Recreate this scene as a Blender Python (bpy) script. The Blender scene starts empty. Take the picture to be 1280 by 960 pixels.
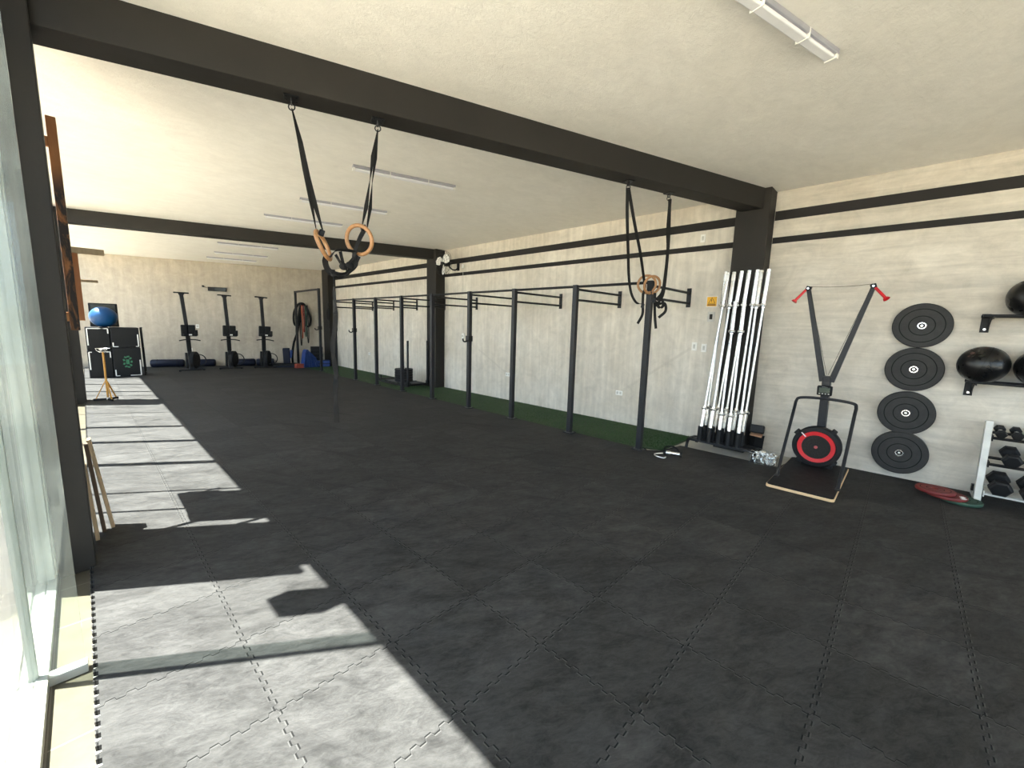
import bpy, math, random
from mathutils import Vector, Matrix, Euler
import numpy as np
random.seed(7)
S = bpy.context.scene
COL = S.collection
PI = math.pi

# ---------------------------------------------------------------- camera, sky, sun, exposure
FPX = 511.7
def cam_rot(a, b, c):
    Ry = np.array([[math.cos(a), -math.sin(a), 0], [math.sin(a), math.cos(a), 0], [0, 0, 1]])
    B = np.array([[1, 0, 0], [0, 0, -1], [0, 1, 0]], float)
    P = np.array([[1, 0, 0], [0, math.cos(b), -math.sin(b)], [0, math.sin(b), math.cos(b)]])
    R = np.array([[math.cos(c), -math.sin(c), 0], [math.sin(c), math.cos(c), 0], [0, 0, 1]])
    return R @ P @ B @ Ry.T
R = cam_rot(-0.8069, 0.1405, 0.0276)
cd = bpy.data.cameras.new('camera'); cam = bpy.data.objects.new('camera', cd); COL.objects.link(cam)
cd.sensor_width = 36; cd.lens = FPX / 1280 * 36; cd.clip_start = 0.03; cd.clip_end = 300
M = Matrix(((R[0][0], -R[1][0], -R[2][0], -0.4044), (R[0][1], -R[1][1], -R[2][1], -1.6077),
            (R[0][2], -R[1][2], -R[2][2], 1.5134), (0, 0, 0, 1)))
cam.matrix_world = M
S.camera = cam
S.view_settings.view_transform = 'Standard'; S.view_settings.look = 'None'
S.view_settings.gamma = 1; S.view_settings.use_curve_mapping = False
S.view_settings.exposure = 0.97
W = bpy.data.worlds.new('sky'); S.world = W; W.use_nodes = True
wn = W.node_tree.nodes; wl = W.node_tree.links; wn.clear()
wo = wn.new('ShaderNodeOutputWorld'); bg = wn.new('ShaderNodeBackground'); sky = wn.new('ShaderNodeTexSky')
sky.sky_type = 'HOSEK_WILKIE'; sky.turbidity = 3.0; sky.ground_albedo = 0.4
TR = Vector((1, -0.69, -2.85)).normalized()
sky.sun_direction = -TR
hs = wn.new('ShaderNodeHueSaturation'); hs.inputs['Saturation'].default_value = 0.6
wl.new(sky.outputs[0], hs.inputs['Color']); wl.new(hs.outputs[0], bg.inputs[0]); wl.new(bg.outputs[0], wo.inputs[0])
bg.inputs[1].default_value = 11.5
sd = bpy.data.lights.new('sun', 'SUN'); sd.energy = 39; sd.angle = math.radians(0.55); sd.color = (1, 0.965, 0.92)
sun = bpy.data.objects.new('sun', sd); COL.objects.link(sun)
sun.rotation_euler = TR.to_track_quat('-Z', 'Y').to_euler(); sun.location = (-6, 4, 12)
try:
    S.cycles.diffuse_bounces = 8; S.cycles.max_bounces = 14; S.cycles.transparent_max_bounces = 16
    S.cycles.sample_clamp_indirect = 12
except Exception: pass

# ---------------------------------------------------------------- materials
MATS = {}
def nodes_of(name):
    m = bpy.data.materials.new(name); m.use_nodes = True
    n = m.node_tree.nodes; n.clear()
    o = n.new('ShaderNodeOutputMaterial'); p = n.new('ShaderNodeBsdfPrincipled')
    m.node_tree.links.new(p.outputs[0], o.inputs[0])
    return m, n, m.node_tree.links, p, o
def math_(n, l, op, a, b=None, c=None, clamp=False):
    x = n.new('ShaderNodeMath'); x.operation = op; x.use_clamp = clamp
    for i, v in enumerate((a, b, c)):
        if v is None: continue
        if isinstance(v, (int, float)): x.inputs[i].default_value = v
        else: l.new(v, x.inputs[i])
    return x.outputs[0]
def mixc(n, l, f, a, b, mode='MIX'):
    x = n.new('ShaderNodeMix'); x.data_type = 'RGBA'; x.blend_type = mode
    for i, v in ((0, f), (6, a), (7, b)):
        if isinstance(v, (int, float)): x.inputs[i].default_value = v
        elif isinstance(v, tuple): x.inputs[i].default_value = (*v[:3], 1)
        else: l.new(v, x.inputs[i])
    return x.outputs[2]
def noise(n, l, vec, scale, detail=4, rough=0.6, sc=None, dist=0):
    if sc:
        mp = n.new('ShaderNodeMapping'); mp.inputs['Scale'].default_value = sc; l.new(vec, mp.inputs[0]); vec = mp.outputs[0]
    t = n.new('ShaderNodeTexNoise'); t.inputs['Scale'].default_value = scale
    t.inputs['Detail'].default_value = detail; t.inputs['Roughness'].default_value = rough
    t.inputs['Distortion'].default_value = dist
    l.new(vec, t.inputs['Vector']); return t.outputs['Fac']
def ramp(n, l, f, a, b, lo=0.0, hi=1.0):
    r = n.new('ShaderNodeMapRange'); r.inputs['From Min'].default_value = a; r.inputs['From Max'].default_value = b
    r.inputs['To Min'].default_value = lo; r.inputs['To Max'].default_value = hi
    l.new(f, r.inputs[0]); return r.outputs[0]
def bump(n, l, p, h, strength=0.3, dist=0.01):
    b = n.new('ShaderNodeBump'); b.inputs['Strength'].default_value = strength; b.inputs['Distance'].default_value = dist
    l.new(h, b.inputs['Height']); l.new(b.outputs[0], p.inputs['Normal'])
def pos(n): return n.new('ShaderNodeNewGeometry').outputs['Position']
def objc(n): return n.new('ShaderNodeTexCoord').outputs['Object']
def mat(name, col, rough=0.5, metal=0.0, var=0.12, scale=14, bmp=0.0, bscale=120, sc=None, spec=None):
    if name in MATS: return MATS[name]
    m, n, l, p, o = nodes_of(name)
    v = objc(n)
    f = noise(n, l, v, scale, 4, 0.6, sc)
    k = ramp(n, l, f, 0.3, 0.7, 1 - var, 1 + var)
    hsv = n.new('ShaderNodeHueSaturation'); hsv.inputs['Color'].default_value = (*col, 1); l.new(k, hsv.inputs['Value'])
    l.new(hsv.outputs[0], p.inputs['Base Color'])
    p.inputs['Metallic'].default_value = metal
    p.inputs['Specular IOR Level'].default_value = (0.22 if max(col) < 0.06 else 0.5) if spec is None else spec
    rr = ramp(n, l, f, 0.3, 0.7, max(0.02, rough - 0.06), min(1, rough + 0.06)); l.new(rr, p.inputs['Roughness'])
    if bmp: bump(n, l, p, noise(n, l, v, bscale, 3), bmp, 0.003)
    MATS[name] = m; return m

def plaster(name, col, col2, lo, bs=0.35, kind='wall'):
    m, n, l, p, o = nodes_of(name)
    v = pos(n)
    big = noise(n, l, v, 0.9, 6, 0.65, None, 0.4)
    mid = noise(n, l, v, 5, 6, 0.7, (1, 1, 1), 0.8)
    base = mixc(n, l, ramp(n, l, big, 0.3, 0.7), col, col2)
    if kind == 'wall':
        vs = noise(n, l, v, 7, 4, 0.6, (1, 2.0, 0.14)); hsn = noise(n, l, v, 5, 6, 0.7, (1, 0.22, 2.2), 0.5)
        sep = n.new('ShaderNodeSeparateXYZ'); l.new(v, sep.inputs[0])
        side = ramp(n, l, sep.outputs[1], -0.35, 0.05)       # trowelled sideways and darker on one side of the column, upright on the other
        kf = n.new('ShaderNodeMix'); kf.data_type = 'FLOAT'; l.new(side, kf.inputs[0])
        l.new(ramp(n, l, hsn, 0.35, 0.7, 0.74, 1.0), kf.inputs[2]); l.new(ramp(n, l, vs, 0.35, 0.7, 0.88, 1.06), kf.inputs[3]); k = kf.outputs[0]
        k = math_(n, l, 'MULTIPLY', k, ramp(n, l, mid, 0.32, 0.68, 0.87, 1.08))
        cc = n.new('ShaderNodeHueSaturation'); l.new(base, cc.inputs['Color']); l.new(k, cc.inputs['Value'])
        out = cc.outputs[0]
        # filled cable chases running diagonally down to the sockets
        for (y0, z0, y1, z1) in ((5.2, 0.99, 4.30, 0.54), (1.66, 0.52, 0.62, 1.27)):
            dy, dz = y1 - y0, z1 - z0; L = math.hypot(dy, dz)
            ay = math_(n, l, 'SUBTRACT', sep.outputs[1], y0); az = math_(n, l, 'SUBTRACT', sep.outputs[2], z0)
            crs = math_(n, l, 'ABSOLUTE', math_(n, l, 'SUBTRACT', math_(n, l, 'MULTIPLY', ay, dz / L), math_(n, l, 'MULTIPLY', az, dy / L)))
            alo = math_(n, l, 'ADD', math_(n, l, 'MULTIPLY', ay, dy / L), math_(n, l, 'MULTIPLY', az, dz / L))
            near = ramp(n, l, crs, 0.012, 0.026, 1, 0)
            i1 = math_(n, l, 'GREATER_THAN', alo, 0); i2 = math_(n, l, 'LESS_THAN', alo, L)
            f = math_(n, l, 'MULTIPLY', math_(n, l, 'MULTIPLY', near, i1), math_(n, l, 'MULTIPLY', i2, 0.28))
            out = mixc(n, l, f, out, tuple(c * 0.72 for c in col))
        l.new(out, p.inputs['Base Color'])
        h = math_(n, l, 'ADD', noise(n, l, v, 14, 5, 0.7, (1, 1.2, 0.4)), math_(n, l, 'MULTIPLY', noise(n, l, v, 60, 3), 0.3))
        bump(n, l, p, h, bs, 0.01)
    else:
        sw = noise(n, l, v, 3, 6, 0.7, (1, 2.0, 1), 1.2)
        k = math_(n, l, 'MULTIPLY', ramp(n, l, mid, 0.3, 0.75, 0.95, 1.03), ramp(n, l, sw, 0.3, 0.7, 0.95, 1.03))
        cc = n.new('ShaderNodeHueSaturation'); l.new(base, cc.inputs['Color']); l.new(k, cc.inputs['Value'])
        l.new(cc.outputs[0], p.inputs['Base Color'])
        h = math_(n, l, 'ADD', noise(n, l, v, 16, 7, 0.75, (1, 1.5, 1), 0.5), math_(n, l, 'MULTIPLY', noise(n, l, v, 90, 3), 0.25))
        bump(n, l, p, h, bs, 0.012)
    p.inputs['Roughness'].default_value = lo
    MATS[name] = m; return m

def rubber_floor():
    m, n, l, p, o = nodes_of('interlocking rubber mats')
    v = pos(n); sep = n.new('ShaderNodeSeparateXYZ'); l.new(v, sep.inputs[0])
    X, Y = sep.outputs[0], sep.outputs[1]
    def seam(A, Bx, shift=0.0):
        s = math_(n, l, 'SINE', math_(n, l, 'MULTIPLY', Bx, 2 * PI / 0.0625))
        sq = math_(n, l, 'MAXIMUM', math_(n, l, 'MINIMUM', math_(n, l, 'MULTIPLY', s, 4.0), 1.0), -1.0)
        a = math_(n, l, 'DIVIDE', math_(n, l, 'ADD', math_(n, l, 'ADD', A, shift), math_(n, l, 'MULTIPLY', sq, 0.0085)), 0.5)
        fr = math_(n, l, 'SUBTRACT', math_(n, l, 'FRACT', math_(n, l, 'ADD', a, 0.5)), 0.5)
        d = math_(n, l, 'MULTIPLY', math_(n, l, 'ABSOLUTE', fr), 0.5)
        return ramp(n, l, d, 0.0016, 0.0036, 1, 0)
    sm = math_(n, l, 'MAXIMUM', seam(X, Y), seam(Y, X))
    # each mat its own slight tone
    cx = math_(n, l, 'FLOOR', math_(n, l, 'DIVIDE', X, 0.5)); cy = math_(n, l, 'FLOOR', math_(n, l, 'DIVIDE', Y, 0.5))
    cmb = n.new('ShaderNodeCombineXYZ'); l.new(cx, cmb.inputs[0]); l.new(cy, cmb.inputs[1])
    wnz = n.new('ShaderNodeTexWhiteNoise'); wnz.noise_dimensions = '2D'; l.new(cmb.outputs[0], wnz.inputs['Vector'])
    rot = n.new('ShaderNodeMapping'); rot.inputs['Rotation'].default_value = (0, 0, math.radians(28)); l.new(v, rot.inputs[0])
    rv = rot.outputs[0]
    dust = noise(n, l, rv, 3.2, 8, 0.72, (1, 2.2, 1), 0.6)
    fine = noise(n, l, rv, 15, 7, 0.8, (1, 2.4, 1), 0.8)
    rot2 = n.new('ShaderNodeMapping'); rot2.inputs['Rotation'].default_value = (0, 0, math.radians(62)); l.new(v, rot2.inputs[0])
    smear = noise(n, l, rot2.outputs[0], 1.5, 6, 0.65, (0.45, 4.5, 1), 0.25)
    f = math_(n, l, 'ADD', math_(n, l, 'MULTIPLY', ramp(n, l, dust, 0.32, 0.70), 0.6), math_(n, l, 'MULTIPLY', ramp(n, l, fine, 0.35, 0.7), 0.4))
    base = mixc(n, l, f, (0.009, 0.0088, 0.0086), (0.068, 0.067, 0.0655))
    sk = ramp(n, l, smear, 0.57, 0.72, 0, 0.6)
    base = mixc(n, l, sk, base, (0.011, 0.0108, 0.011))
    cc = n.new('ShaderNodeHueSaturation'); l.new(base, cc.inputs['Color']); l.new(ramp(n, l, wnz.outputs['Value'], 0, 1, 0.86, 1.12), cc.inputs['Value'])
    patch = noise(n, l, v, 0.55, 3, 0.5)
    edge = math_(n, l, 'MULTIPLY', math_(n, l, 'MAXIMUM', seam(X, Y, 0.0045), seam(Y, X, 0.0045)), ramp(n, l, patch, 0.4, 0.6, 0.15, 0.6))  # pale line along one side of seams, glints and dust put into colour
    e2 = mixc(n, l, edge, cc.outputs[0], (0.085, 0.084, 0.082))
    out = mixc(n, l, math_(n, l, 'MULTIPLY', sm, 0.9), e2, (0.004, 0.004, 0.004))
    l.new(out, p.inputs['Base Color'])
    l.new(ramp(n, l, dust, 0.3, 0.7, 0.62, 0.8), p.inputs['Roughness'])
    p.inputs['Specular IOR Level'].default_value = 0.12
    h = math_(n, l, 'SUBTRACT', math_(n, l, 'MULTIPLY', noise(n, l, v, 220, 2), 0.15), sm)
    bump(n, l, p, h, 0.6, 0.003)
    return m

def tile_mat(name, c1, c2, size, grout, rough=0.35):
    m, n, l, p, o = nodes_of(name)
    v = pos(n); sep = n.new('ShaderNodeSeparateXYZ'); l.new(v, sep.inputs[0])
    def g(A, s):
        fr = math_(n, l, 'SUBTRACT', math_(n, l, 'FRACT', math_(n, l, 'DIVIDE', A, s)), 0.5)
        return ramp(n, l, math_(n, l, 'ABSOLUTE', fr), 0.5 - 0.004 / s, 0.5 - 0.002 / s)
    gg = math_(n, l, 'MAXIMUM', g(sep.outputs[0], size[0]), g(sep.outputs[1], size[1]))
    f = noise(n, l, v, 6, 5, 0.7)
    l.new(mixc(n, l, gg, mixc(n, l, ramp(n, l, f, 0.3, 0.7), c1, c2), grout), p.inputs['Base Color'])
    p.inputs['Roughness'].default_value = rough
    MATS[name] = m; return m

def wood(name, c1, c2, scale=9, sc=(1, 1, 0.08), rough=0.5, char=None):
    m, n, l, p, o = nodes_of(name)
    v = objc(n)
    f = noise(n, l, v, scale, 5, 0.65, tuple(1 / max(q, 1e-3) * 0.1 if q < 1 else 3.0 for q in sc) if False else (3 if sc[0] >= 1 else .25, 3 if sc[1] >= 1 else .25, 3 if sc[2] >= 1 else .25), 0.7)
    out = mixc(n, l, ramp(n, l, f, 0.3, 0.7), c1, c2)
    if char:
        g = noise(n, l, v, 7, 5, 0.7, (1.6, 1.6, 0.5), 0.8)
        sep = n.new('ShaderNodeSeparateXYZ'); l.new(v, sep.inputs[0])
        zf = ramp(n, l, sep.outputs[2], char[1] - 0.05, char[1] + 0.12, 1, 0)
        out = mixc(n, l, math_(n, l, 'MULTIPLY', ramp(n, l, g, 0.36, 0.50), zf), out, char[0])
    l.new(out, p.inputs['Base Color']); p.inputs['Roughness'].default_value = rough
    bump(n, l, p, f, 0.25, 0.004)
    MATS[name] = m; return m

def glass_mat(name, tint, dust):
    m, n, l, p, o = nodes_of(name); n.remove(p)
    tr = n.new('ShaderNodeBsdfTransparent'); tr.inputs[0].default_value = (*tint, 1)
    gl = n.new('ShaderNodeBsdfGlossy'); gl.inputs['Roughness'].default_value = 0.02
    fr = n.new('ShaderNodeFresnel'); bf = n.new('ShaderNodeNewGeometry').outputs['Backfacing']
    l.new(ramp(n, l, bf, 0, 1, 1.45, 1 / 1.45), fr.inputs[0])          # both faces of the pane reflect alike
    df = n.new('ShaderNodeBsdfDiffuse'); df.inputs[0].default_value = (0.8, 0.82, 0.78, 1)
    tl = n.new('ShaderNodeBsdfTranslucent'); tl.inputs[0].default_value = (0.8, 0.82, 0.78, 1)
    a = n.new('ShaderNodeMixShader'); l.new(fr.outputs[0], a.inputs[0]); l.new(tr.outputs[0], a.inputs[1]); l.new(gl.outputs[0], a.inputs[2])
    b = n.new('ShaderNodeMixShader'); b.inputs[0].default_value = 0.5; l.new(df.outputs[0], b.inputs[1]); l.new(tl.outputs[0], b.inputs[2])
    c = n.new('ShaderNodeMixShader')
    f = noise(n, l, pos(n), 4, 5, 0.6); l.new(ramp(n, l, f, 0.3, 0.7, dust * 0.6, dust * 1.4), c.inputs[0])
    l.new(a.outputs[0], c.inputs[1]); l.new(b.outputs[0], c.inputs[2]); l.new(c.outputs[0], o.inputs[0])
    MATS[name] = m; return m

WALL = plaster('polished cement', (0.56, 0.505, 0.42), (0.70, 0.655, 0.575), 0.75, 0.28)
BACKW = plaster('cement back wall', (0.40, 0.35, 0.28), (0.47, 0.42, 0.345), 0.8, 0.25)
CEIL = plaster('cream ceiling plaster', (0.82, 0.79, 0.725), (0.86, 0.835, 0.78), 0.9, 0.35, 'ceiling')
FLOOR = rubber_floor()
SLAB = mat('bare cement', (0.5, 0.47, 0.41), 0.8, 0, 0.15, 5, 0.3, 40)
DARK = mat('charcoal paint', (0.021, 0.0188, 0.0162), 0.62, 0, 0.14, 3, 0.15, 60)
STRIPE = mat('black wall paint', (0.020, 0.018, 0.017), 0.7, 0, 0.15, 5)
PATIO = tile_mat('patio tile', (0.075, 0.066, 0.045), (0.10, 0.089, 0.064), (0.62, 0.41), (0.20, 0.18, 0.16))
ALU = mat('white aluminium', (0.30, 0.305, 0.275), 0.35, 0.0, 0.05)
GLASS = glass_mat('dusty window glass', (0.95, 0.975, 0.96), 0.035)
FING = glass_mat('green edge glass', (0.88, 0.93, 0.91), 0.05)
STEEL = mat('black powder coated steel', (0.010, 0.010, 0.011), 0.42, 0.0, 0.15, 20)
STEELG = mat('graphite steel', (0.020, 0.0205, 0.023), 0.42, 0.0, 0.12, 20)
CHROME = mat('chrome', (0.88, 0.88, 0.87), 0.24, 1.0, 0.02, 4)
SHAFT = mat('brushed steel shaft', (0.72, 0.71, 0.69), 0.30, 1.0, 0.03, 6)
RUBP = mat('bumper rubber face', (0.030, 0.0295, 0.029), 0.6, 0, 0.2, 14, 0.2, 150)
GROOVE = mat('groove black', (0.003, 0.003, 0.003), 0.8)
RUB = mat('black rubber', (0.013, 0.013, 0.0135), 0.62, 0, 0.18, 18, 0.15, 150)
RUB2 = mat('black hex rubber', (0.010, 0.010, 0.0105), 0.5, 0, 0.2, 18)
BALLM = mat('scuffed black vinyl', (0.006, 0.006, 0.006), 0.30, 0, 0.3, 9, 0.1, 80, None, 0.4)
STRAP = mat('black webbing', (0.011, 0.0105, 0.010), 0.8, 0, 0.15, 60, 0.3, 400)
RINGW = wood('birch ring wood', (0.28, 0.13, 0.048), (0.38, 0.195, 0.08), 20, (1, 1, 1), 0.4)
RED = mat('red plastic', (0.55, 0.012, 0.018), 0.35, 0, 0.06)
REDP = mat('red bumper rubber', (0.15, 0.014, 0.012), 0.6, 0, 0.15, 10)
GREENP = mat('green bumper rubber', (0.018, 0.06, 0.035), 0.6, 0, 0.15, 10)
WHITE = mat('white plastic', (0.78, 0.77, 0.73), 0.4, 0, 0.04)
GREYP = mat('grey plastic plate', (0.50, 0.49, 0.45), 0.5, 0, 0.1)
BLUE = mat('blue vinyl ball', (0.004, 0.050, 0.150), 0.42, 0, 0.12, 6, 0, 120, None, 0.3)
BLUE2 = mat('blue foam', (0.008, 0.035, 0.16), 0.6, 0, 0.15, 8)
NAVY = mat('navy vinyl', (0.007, 0.010, 0.024), 0.5, 0, 0.2, 8)
YEL = mat('yellow ochre paint', (0.50, 0.24, 0.04), 0.45, 0, 0.12)
SIGNY = mat('warning yellow', (0.80, 0.42, 0.01), 0.5, 0, 0.04)
INK = mat('black ink', (0.02, 0.018, 0.015), 0.6, 0, 0.05)
PLY = wood('plywood edge', (0.62, 0.42, 0.22), (0.72, 0.52, 0.30), 14, (1, 0, 1), 0.45)
PINE = wood('orange stained pine', (0.33, 0.12, 0.03), (0.43, 0.18, 0.05), 8, (1, 1, 0), 0.5)
CHARW = wood('pine with charred bark face', (0.33, 0.12, 0.03), (0.43, 0.18, 0.055), 8, (1, 1, 0), 0.6, ((0.018, 0.010, 0.006), 0.93))
PLANKD = wood('dark brown plank', (0.05, 0.03, 0.018), (0.09, 0.055, 0.03), 8, (1, 1, 0), 0.7)
PLANK = wood('raw plank', (0.34, 0.24, 0.14), (0.48, 0.36, 0.22), 8, (1, 1, 0), 0.7)
LGREY = mat('light grey painted steel', (0.56, 0.56, 0.52), 0.45, 0.1, 0.08)
LED = mat('frosted tube', (0.78, 0.78, 0.80), 0.35, 0, 0.03)
FIX = mat('grey lamp housing', (0.36, 0.36, 0.40), 0.45, 0.3, 0.06)
BLK = mat('black box plastic', (0.009, 0.009, 0.0095), 0.5, 0, 0.1)
SCR = mat('screen glass', (0.05, 0.055, 0.05), 0.15, 0, 0.1)
GRN = mat('faded green print', (0.03, 0.16, 0.08), 0.6, 0, 0.3, 30)
ORNG = mat('orange rubber band', (0.45, 0.10, 0.03), 0.5, 0, 0.1)
LEAF = mat('hedge leaf', (0.10, 0.17, 0.05), 0.6, 0, 0.35, 4)
TRUNK = mat('bark', (0.13, 0.10, 0.07), 0.9, 0, 0.2, 12, 0.4, 30)
CLEAR = glass_mat('clear plastic', (0.97, 0.98, 0.98), 0.008)
CREAMW = mat('cream render', (0.40, 0.37, 0.30), 0.9, 0, 0.08, 2)
def turf_mat():
    m, n, l, p, o = nodes_of('artificial turf'); v = pos(n)
    f = noise(n, l, v, 45, 5, 0.8); g = noise(n, l, v, 3, 4, 0.6)
    c = mixc(n, l, ramp(n, l, f, 0.35, 0.65), (0.004, 0.018, 0.004), (0.024, 0.068, 0.014))
    l.new(mixc(n, l, ramp(n, l, g, 0.4, 0.7, 0, 0.4), c, (0.04, 0.07, 0.02)), p.inputs['Base Color'])
    p.inputs['Roughness'].default_value = 0.8; bump(n, l, p, f, 0.8, 0.01); return m
TURF = turf_mat()

# ---------------------------------------------------------------- mesh builder
def frame_of(d, up=Vector((0, 0, 1))):
    z = Vector(d).normalized()
    if abs(z.dot(up)) > 0.995: up = Vector((0, 1, 0))
    x = up.cross(z).normalized(); y = z.cross(x)
    return x, y, z
class MB:
    def __init__(s): s.v = []; s.f = []; s.sm = []; s.mi = []; s.cur = 0
    def add(s, vs, fs, smooth=False):
        b = len(s.v); s.v += [tuple(q) for q in vs]; s.f += [tuple(b + i for i in f) for f in fs]
        s.sm += [smooth] * len(fs); s.mi += [s.cur] * len(fs); return s
    def box(s, c, d, rot=None):
        h = [q / 2 for q in d]
        vs = [Vector((i * h[0], j * h[1], k * h[2])) for i in (-1, 1) for j in (-1, 1) for k in (-1, 1)]
        if rot is not None:
            rm = rot if isinstance(rot, Matrix) else Euler(rot).to_matrix()
            vs = [rm @ q for q in vs]
        vs = [q + Vector(c) for q in vs]
        return s.add(vs, [(0, 1, 3, 2), (4, 6, 7, 5), (0, 4, 5, 1), (2, 3, 7, 6), (0, 2, 6, 4), (1, 5, 7, 3)])
    def bb(s, x0, x1, y0, y1, z0, z1): return s.box(((x0 + x1) / 2, (y0 + y1) / 2, (z0 + z1) / 2), (abs(x1 - x0), abs(y1 - y0), abs(z1 - z0)))
    def beam(s, a, b, w, h, up=(0, 0, 1), w2=None, h2=None):
        a = Vector(a); b = Vector(b); x, y, z = frame_of(b - a, Vector(up)); w2 = w2 or w; h2 = h2 or h
        vs = [a + x * (i * w / 2) + y * (j * h / 2) for i, j in ((-1, -1), (1, -1), (1, 1), (-1, 1))] + \
             [b + x * (i * w2 / 2) + y * (j * h2 / 2) for i, j in ((-1, -1), (1, -1), (1, 1), (-1, 1))]
        return s.add(vs, [(3, 2, 1, 0), (4, 5, 6, 7), (0, 1, 5, 4), (1, 2, 6, 5), (2, 3, 7, 6), (3, 0, 4, 7)])
    def cyl(s, a, b, r, r2=None, n=20, caps=True):
        a = Vector(a); b = Vector(b); x, y, z = frame_of(b - a); r2 = r if r2 is None else r2
        vs = []
        for c, q in ((a, r), (b, r2)):
            vs += [c + x * (q * math.cos(2 * PI * i / n)) + y * (q * math.sin(2 * PI * i / n)) for i in range(n)]
        s.add(vs, [(i, (i + 1) % n, n + (i + 1) % n, n + i) for i in range(n)], True)
        if caps:
            s.add(vs[:n], [tuple(range(n - 1, -1, -1))]); s.add(vs[n:], [tuple(range(n))])
        return s
    def tube(s, pts, r, n=10, closed=False, flat=None):
        pts = [Vector(p) for p in pts]; N = len(pts); vs = []
        px = None
        for i, p in enumerate(pts):
            d = (pts[(i + 1) % N] - pts[i - 1]) if closed else (pts[min(i + 1, N - 1)] - pts[max(i - 1, 0)])
            if d.length < 1e-9: d = Vector((0, 0, 1))
            z = d.normalized()
            if px is None: x, y, z = frame_of(d)
            else:
                x = (px - z * px.dot(z)); x = x.normalized() if x.length > 1e-6 else frame_of(d)[0]; y = z.cross(x)
            px = x
            rr = r[i] if isinstance(r, (list, tuple)) else r
            for k in range(n):
                t = 2 * PI * k / n; vs.append(p + x * (rr * math.cos(t)) + y * (rr * math.sin(t)))
        fs = []
        for i in range(N if closed else N - 1):
            j = (i + 1) % N
            for k in range(n): fs.append((i * n + k, i * n + (k + 1) % n, j * n + (k + 1) % n, j * n + k))
        s.add(vs, fs, True)
        if not closed: s.add(vs[:n], [tuple(range(n - 1, -1, -1))]); s.add(vs[-n:], [tuple(range(n))])
        return s
    def ribbon(s, pts, w, t, wdir, twist=None):
        pts = [Vector(p) for p in pts]; N = len(pts); vs = []
        for i, p in enumerate(pts):
            z = (pts[min(i + 1, N - 1)] - pts[max(i - 1, 0)]).normalized()
            x = Vector(wdir); x = (x - z * x.dot(z)).normalized()
            if twist: x = Matrix.Rotation(twist[i] if isinstance(twist, (list, tuple)) else twist * i / (N - 1), 3, z) @ x
            y = z.cross(x)
            vs += [p + x * (a * w / 2) + y * (b * t / 2) for a, b in ((-1, -1), (1, -1), (1, 1), (-1, 1))]
        fs = []
        for i in range(N - 1):
            for k in range(4): fs.append((i * 4 + k, i * 4 + (k + 1) % 4, i * 4 + 4 + (k + 1) % 4, i * 4 + 4 + k))
        s.add(vs, fs, False); s.add(vs[:4], [(3, 2, 1, 0)]); s.add(vs[-4:], [(0, 1, 2, 3)]); return s
    def lathe(s, c, axis, prof, n=32, smooth=True):
        c = Vector(c); x, y, z = frame_of(axis); vs = []
        for r, h in prof:
            vs += [c + z * h + x * (r * math.cos(2 * PI * i / n)) + y * (r * math.sin(2 * PI * i / n)) for i in range(n)]
        fs = []
        for j in range(len(prof) - 1):
            for i in range(n): fs.append((j * n + i, j * n + (i + 1) % n, (j + 1) * n + (i + 1) % n, (j + 1) * n + i))
        return s.add(vs, fs, smooth)
    def torus(s, c, axis, R_, r, n=40, m=12):
        c = Vector(c); x, y, z = frame_of(axis)
        return s.tube([c + x * (R_ * math.cos(2 * PI * i / n)) + y * (R_ * math.sin(2 * PI * i / n)) for i in range(n)], r, m, True)
    def sphere(s, c, r, n=28, m=18, sc=(1, 1, 1)):
        c = Vector(c); vs = []; fs = []
        for j in range(m + 1):
            t = PI * j / m
            for i in range(n):
                a = 2 * PI * i / n
                vs.append(c + Vector((r * sc[0] * math.sin(t) * math.cos(a), r * sc[1] * math.sin(t) * math.sin(a), r * sc[2] * math.cos(t))))
        for j in range(m):
            for i in range(n): fs.append((j * n + i, (j + 1) * n + i, (j + 1) * n + (i + 1) % n, j * n + (i + 1) % n))
        return s.add(vs, fs, True)
    def poly(s, pts, ax, d):
        pts = [Vector(p) for p in pts]; n = len(pts); o = Vector(ax) * d
        vs = pts + [p + o for p in pts]
        return s.add(vs, [tuple(range(n - 1, -1, -1)), tuple(range(n, 2 * n))] + [(i, (i + 1) % n, n + (i + 1) % n, n + i) for i in range(n)])
    def build(s, name, m, parent=None, bevel=0, loc=None, seg=2):
        me = bpy.data.meshes.new(name); me.from_pydata(s.v, [], s.f); me.update()
        me.polygons.foreach_set('use_smooth', s.sm)
        if any(s.sm): me.set_sharp_from_angle(angle=math.radians(38))
        for q in (m if isinstance(m, (list, tuple)) else [m]): me.materials.append(q)
        me.polygons.foreach_set('material_index', s.mi)
        o = bpy.data.objects.new(name, me); COL.objects.link(o)
        if parent: o.parent = parent
        if loc: o.location = loc
        if bevel:
            b = o.modifiers.new('bevel', 'BEVEL'); b.width = bevel; b.segments = seg; b.limit_method = 'ANGLE'; b.angle_limit = math.radians(40)
        return o
def tag(o, label, cat, group=None):
    o['label'] = label; o['category'] = cat
    if group: o['group'] = group
    return o
def thing(name, label, cat, loc=(0, 0, 0), rz=0, group=None):
    o = bpy.data.objects.new(name, None); o.empty_display_size = 0.1; COL.objects.link(o)
    o.location = loc; o.rotation_euler = (0, 0, rz); return tag(o, label, cat, group)
def struct(o): o['kind'] = 'structure'; return o
def dup(root, loc, label, rot=None, scale=None):
    def cp(o, par):
        c = o.copy(); COL.objects.link(c)
        if par: c.parent = par
        for ch in o.children: cp(ch, c)
        return c
    r = cp(root, None); r.location = loc; r['label'] = label
    if rot is not None: r.rotation_euler = rot
    if scale: r.scale = scale
    return r
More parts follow.
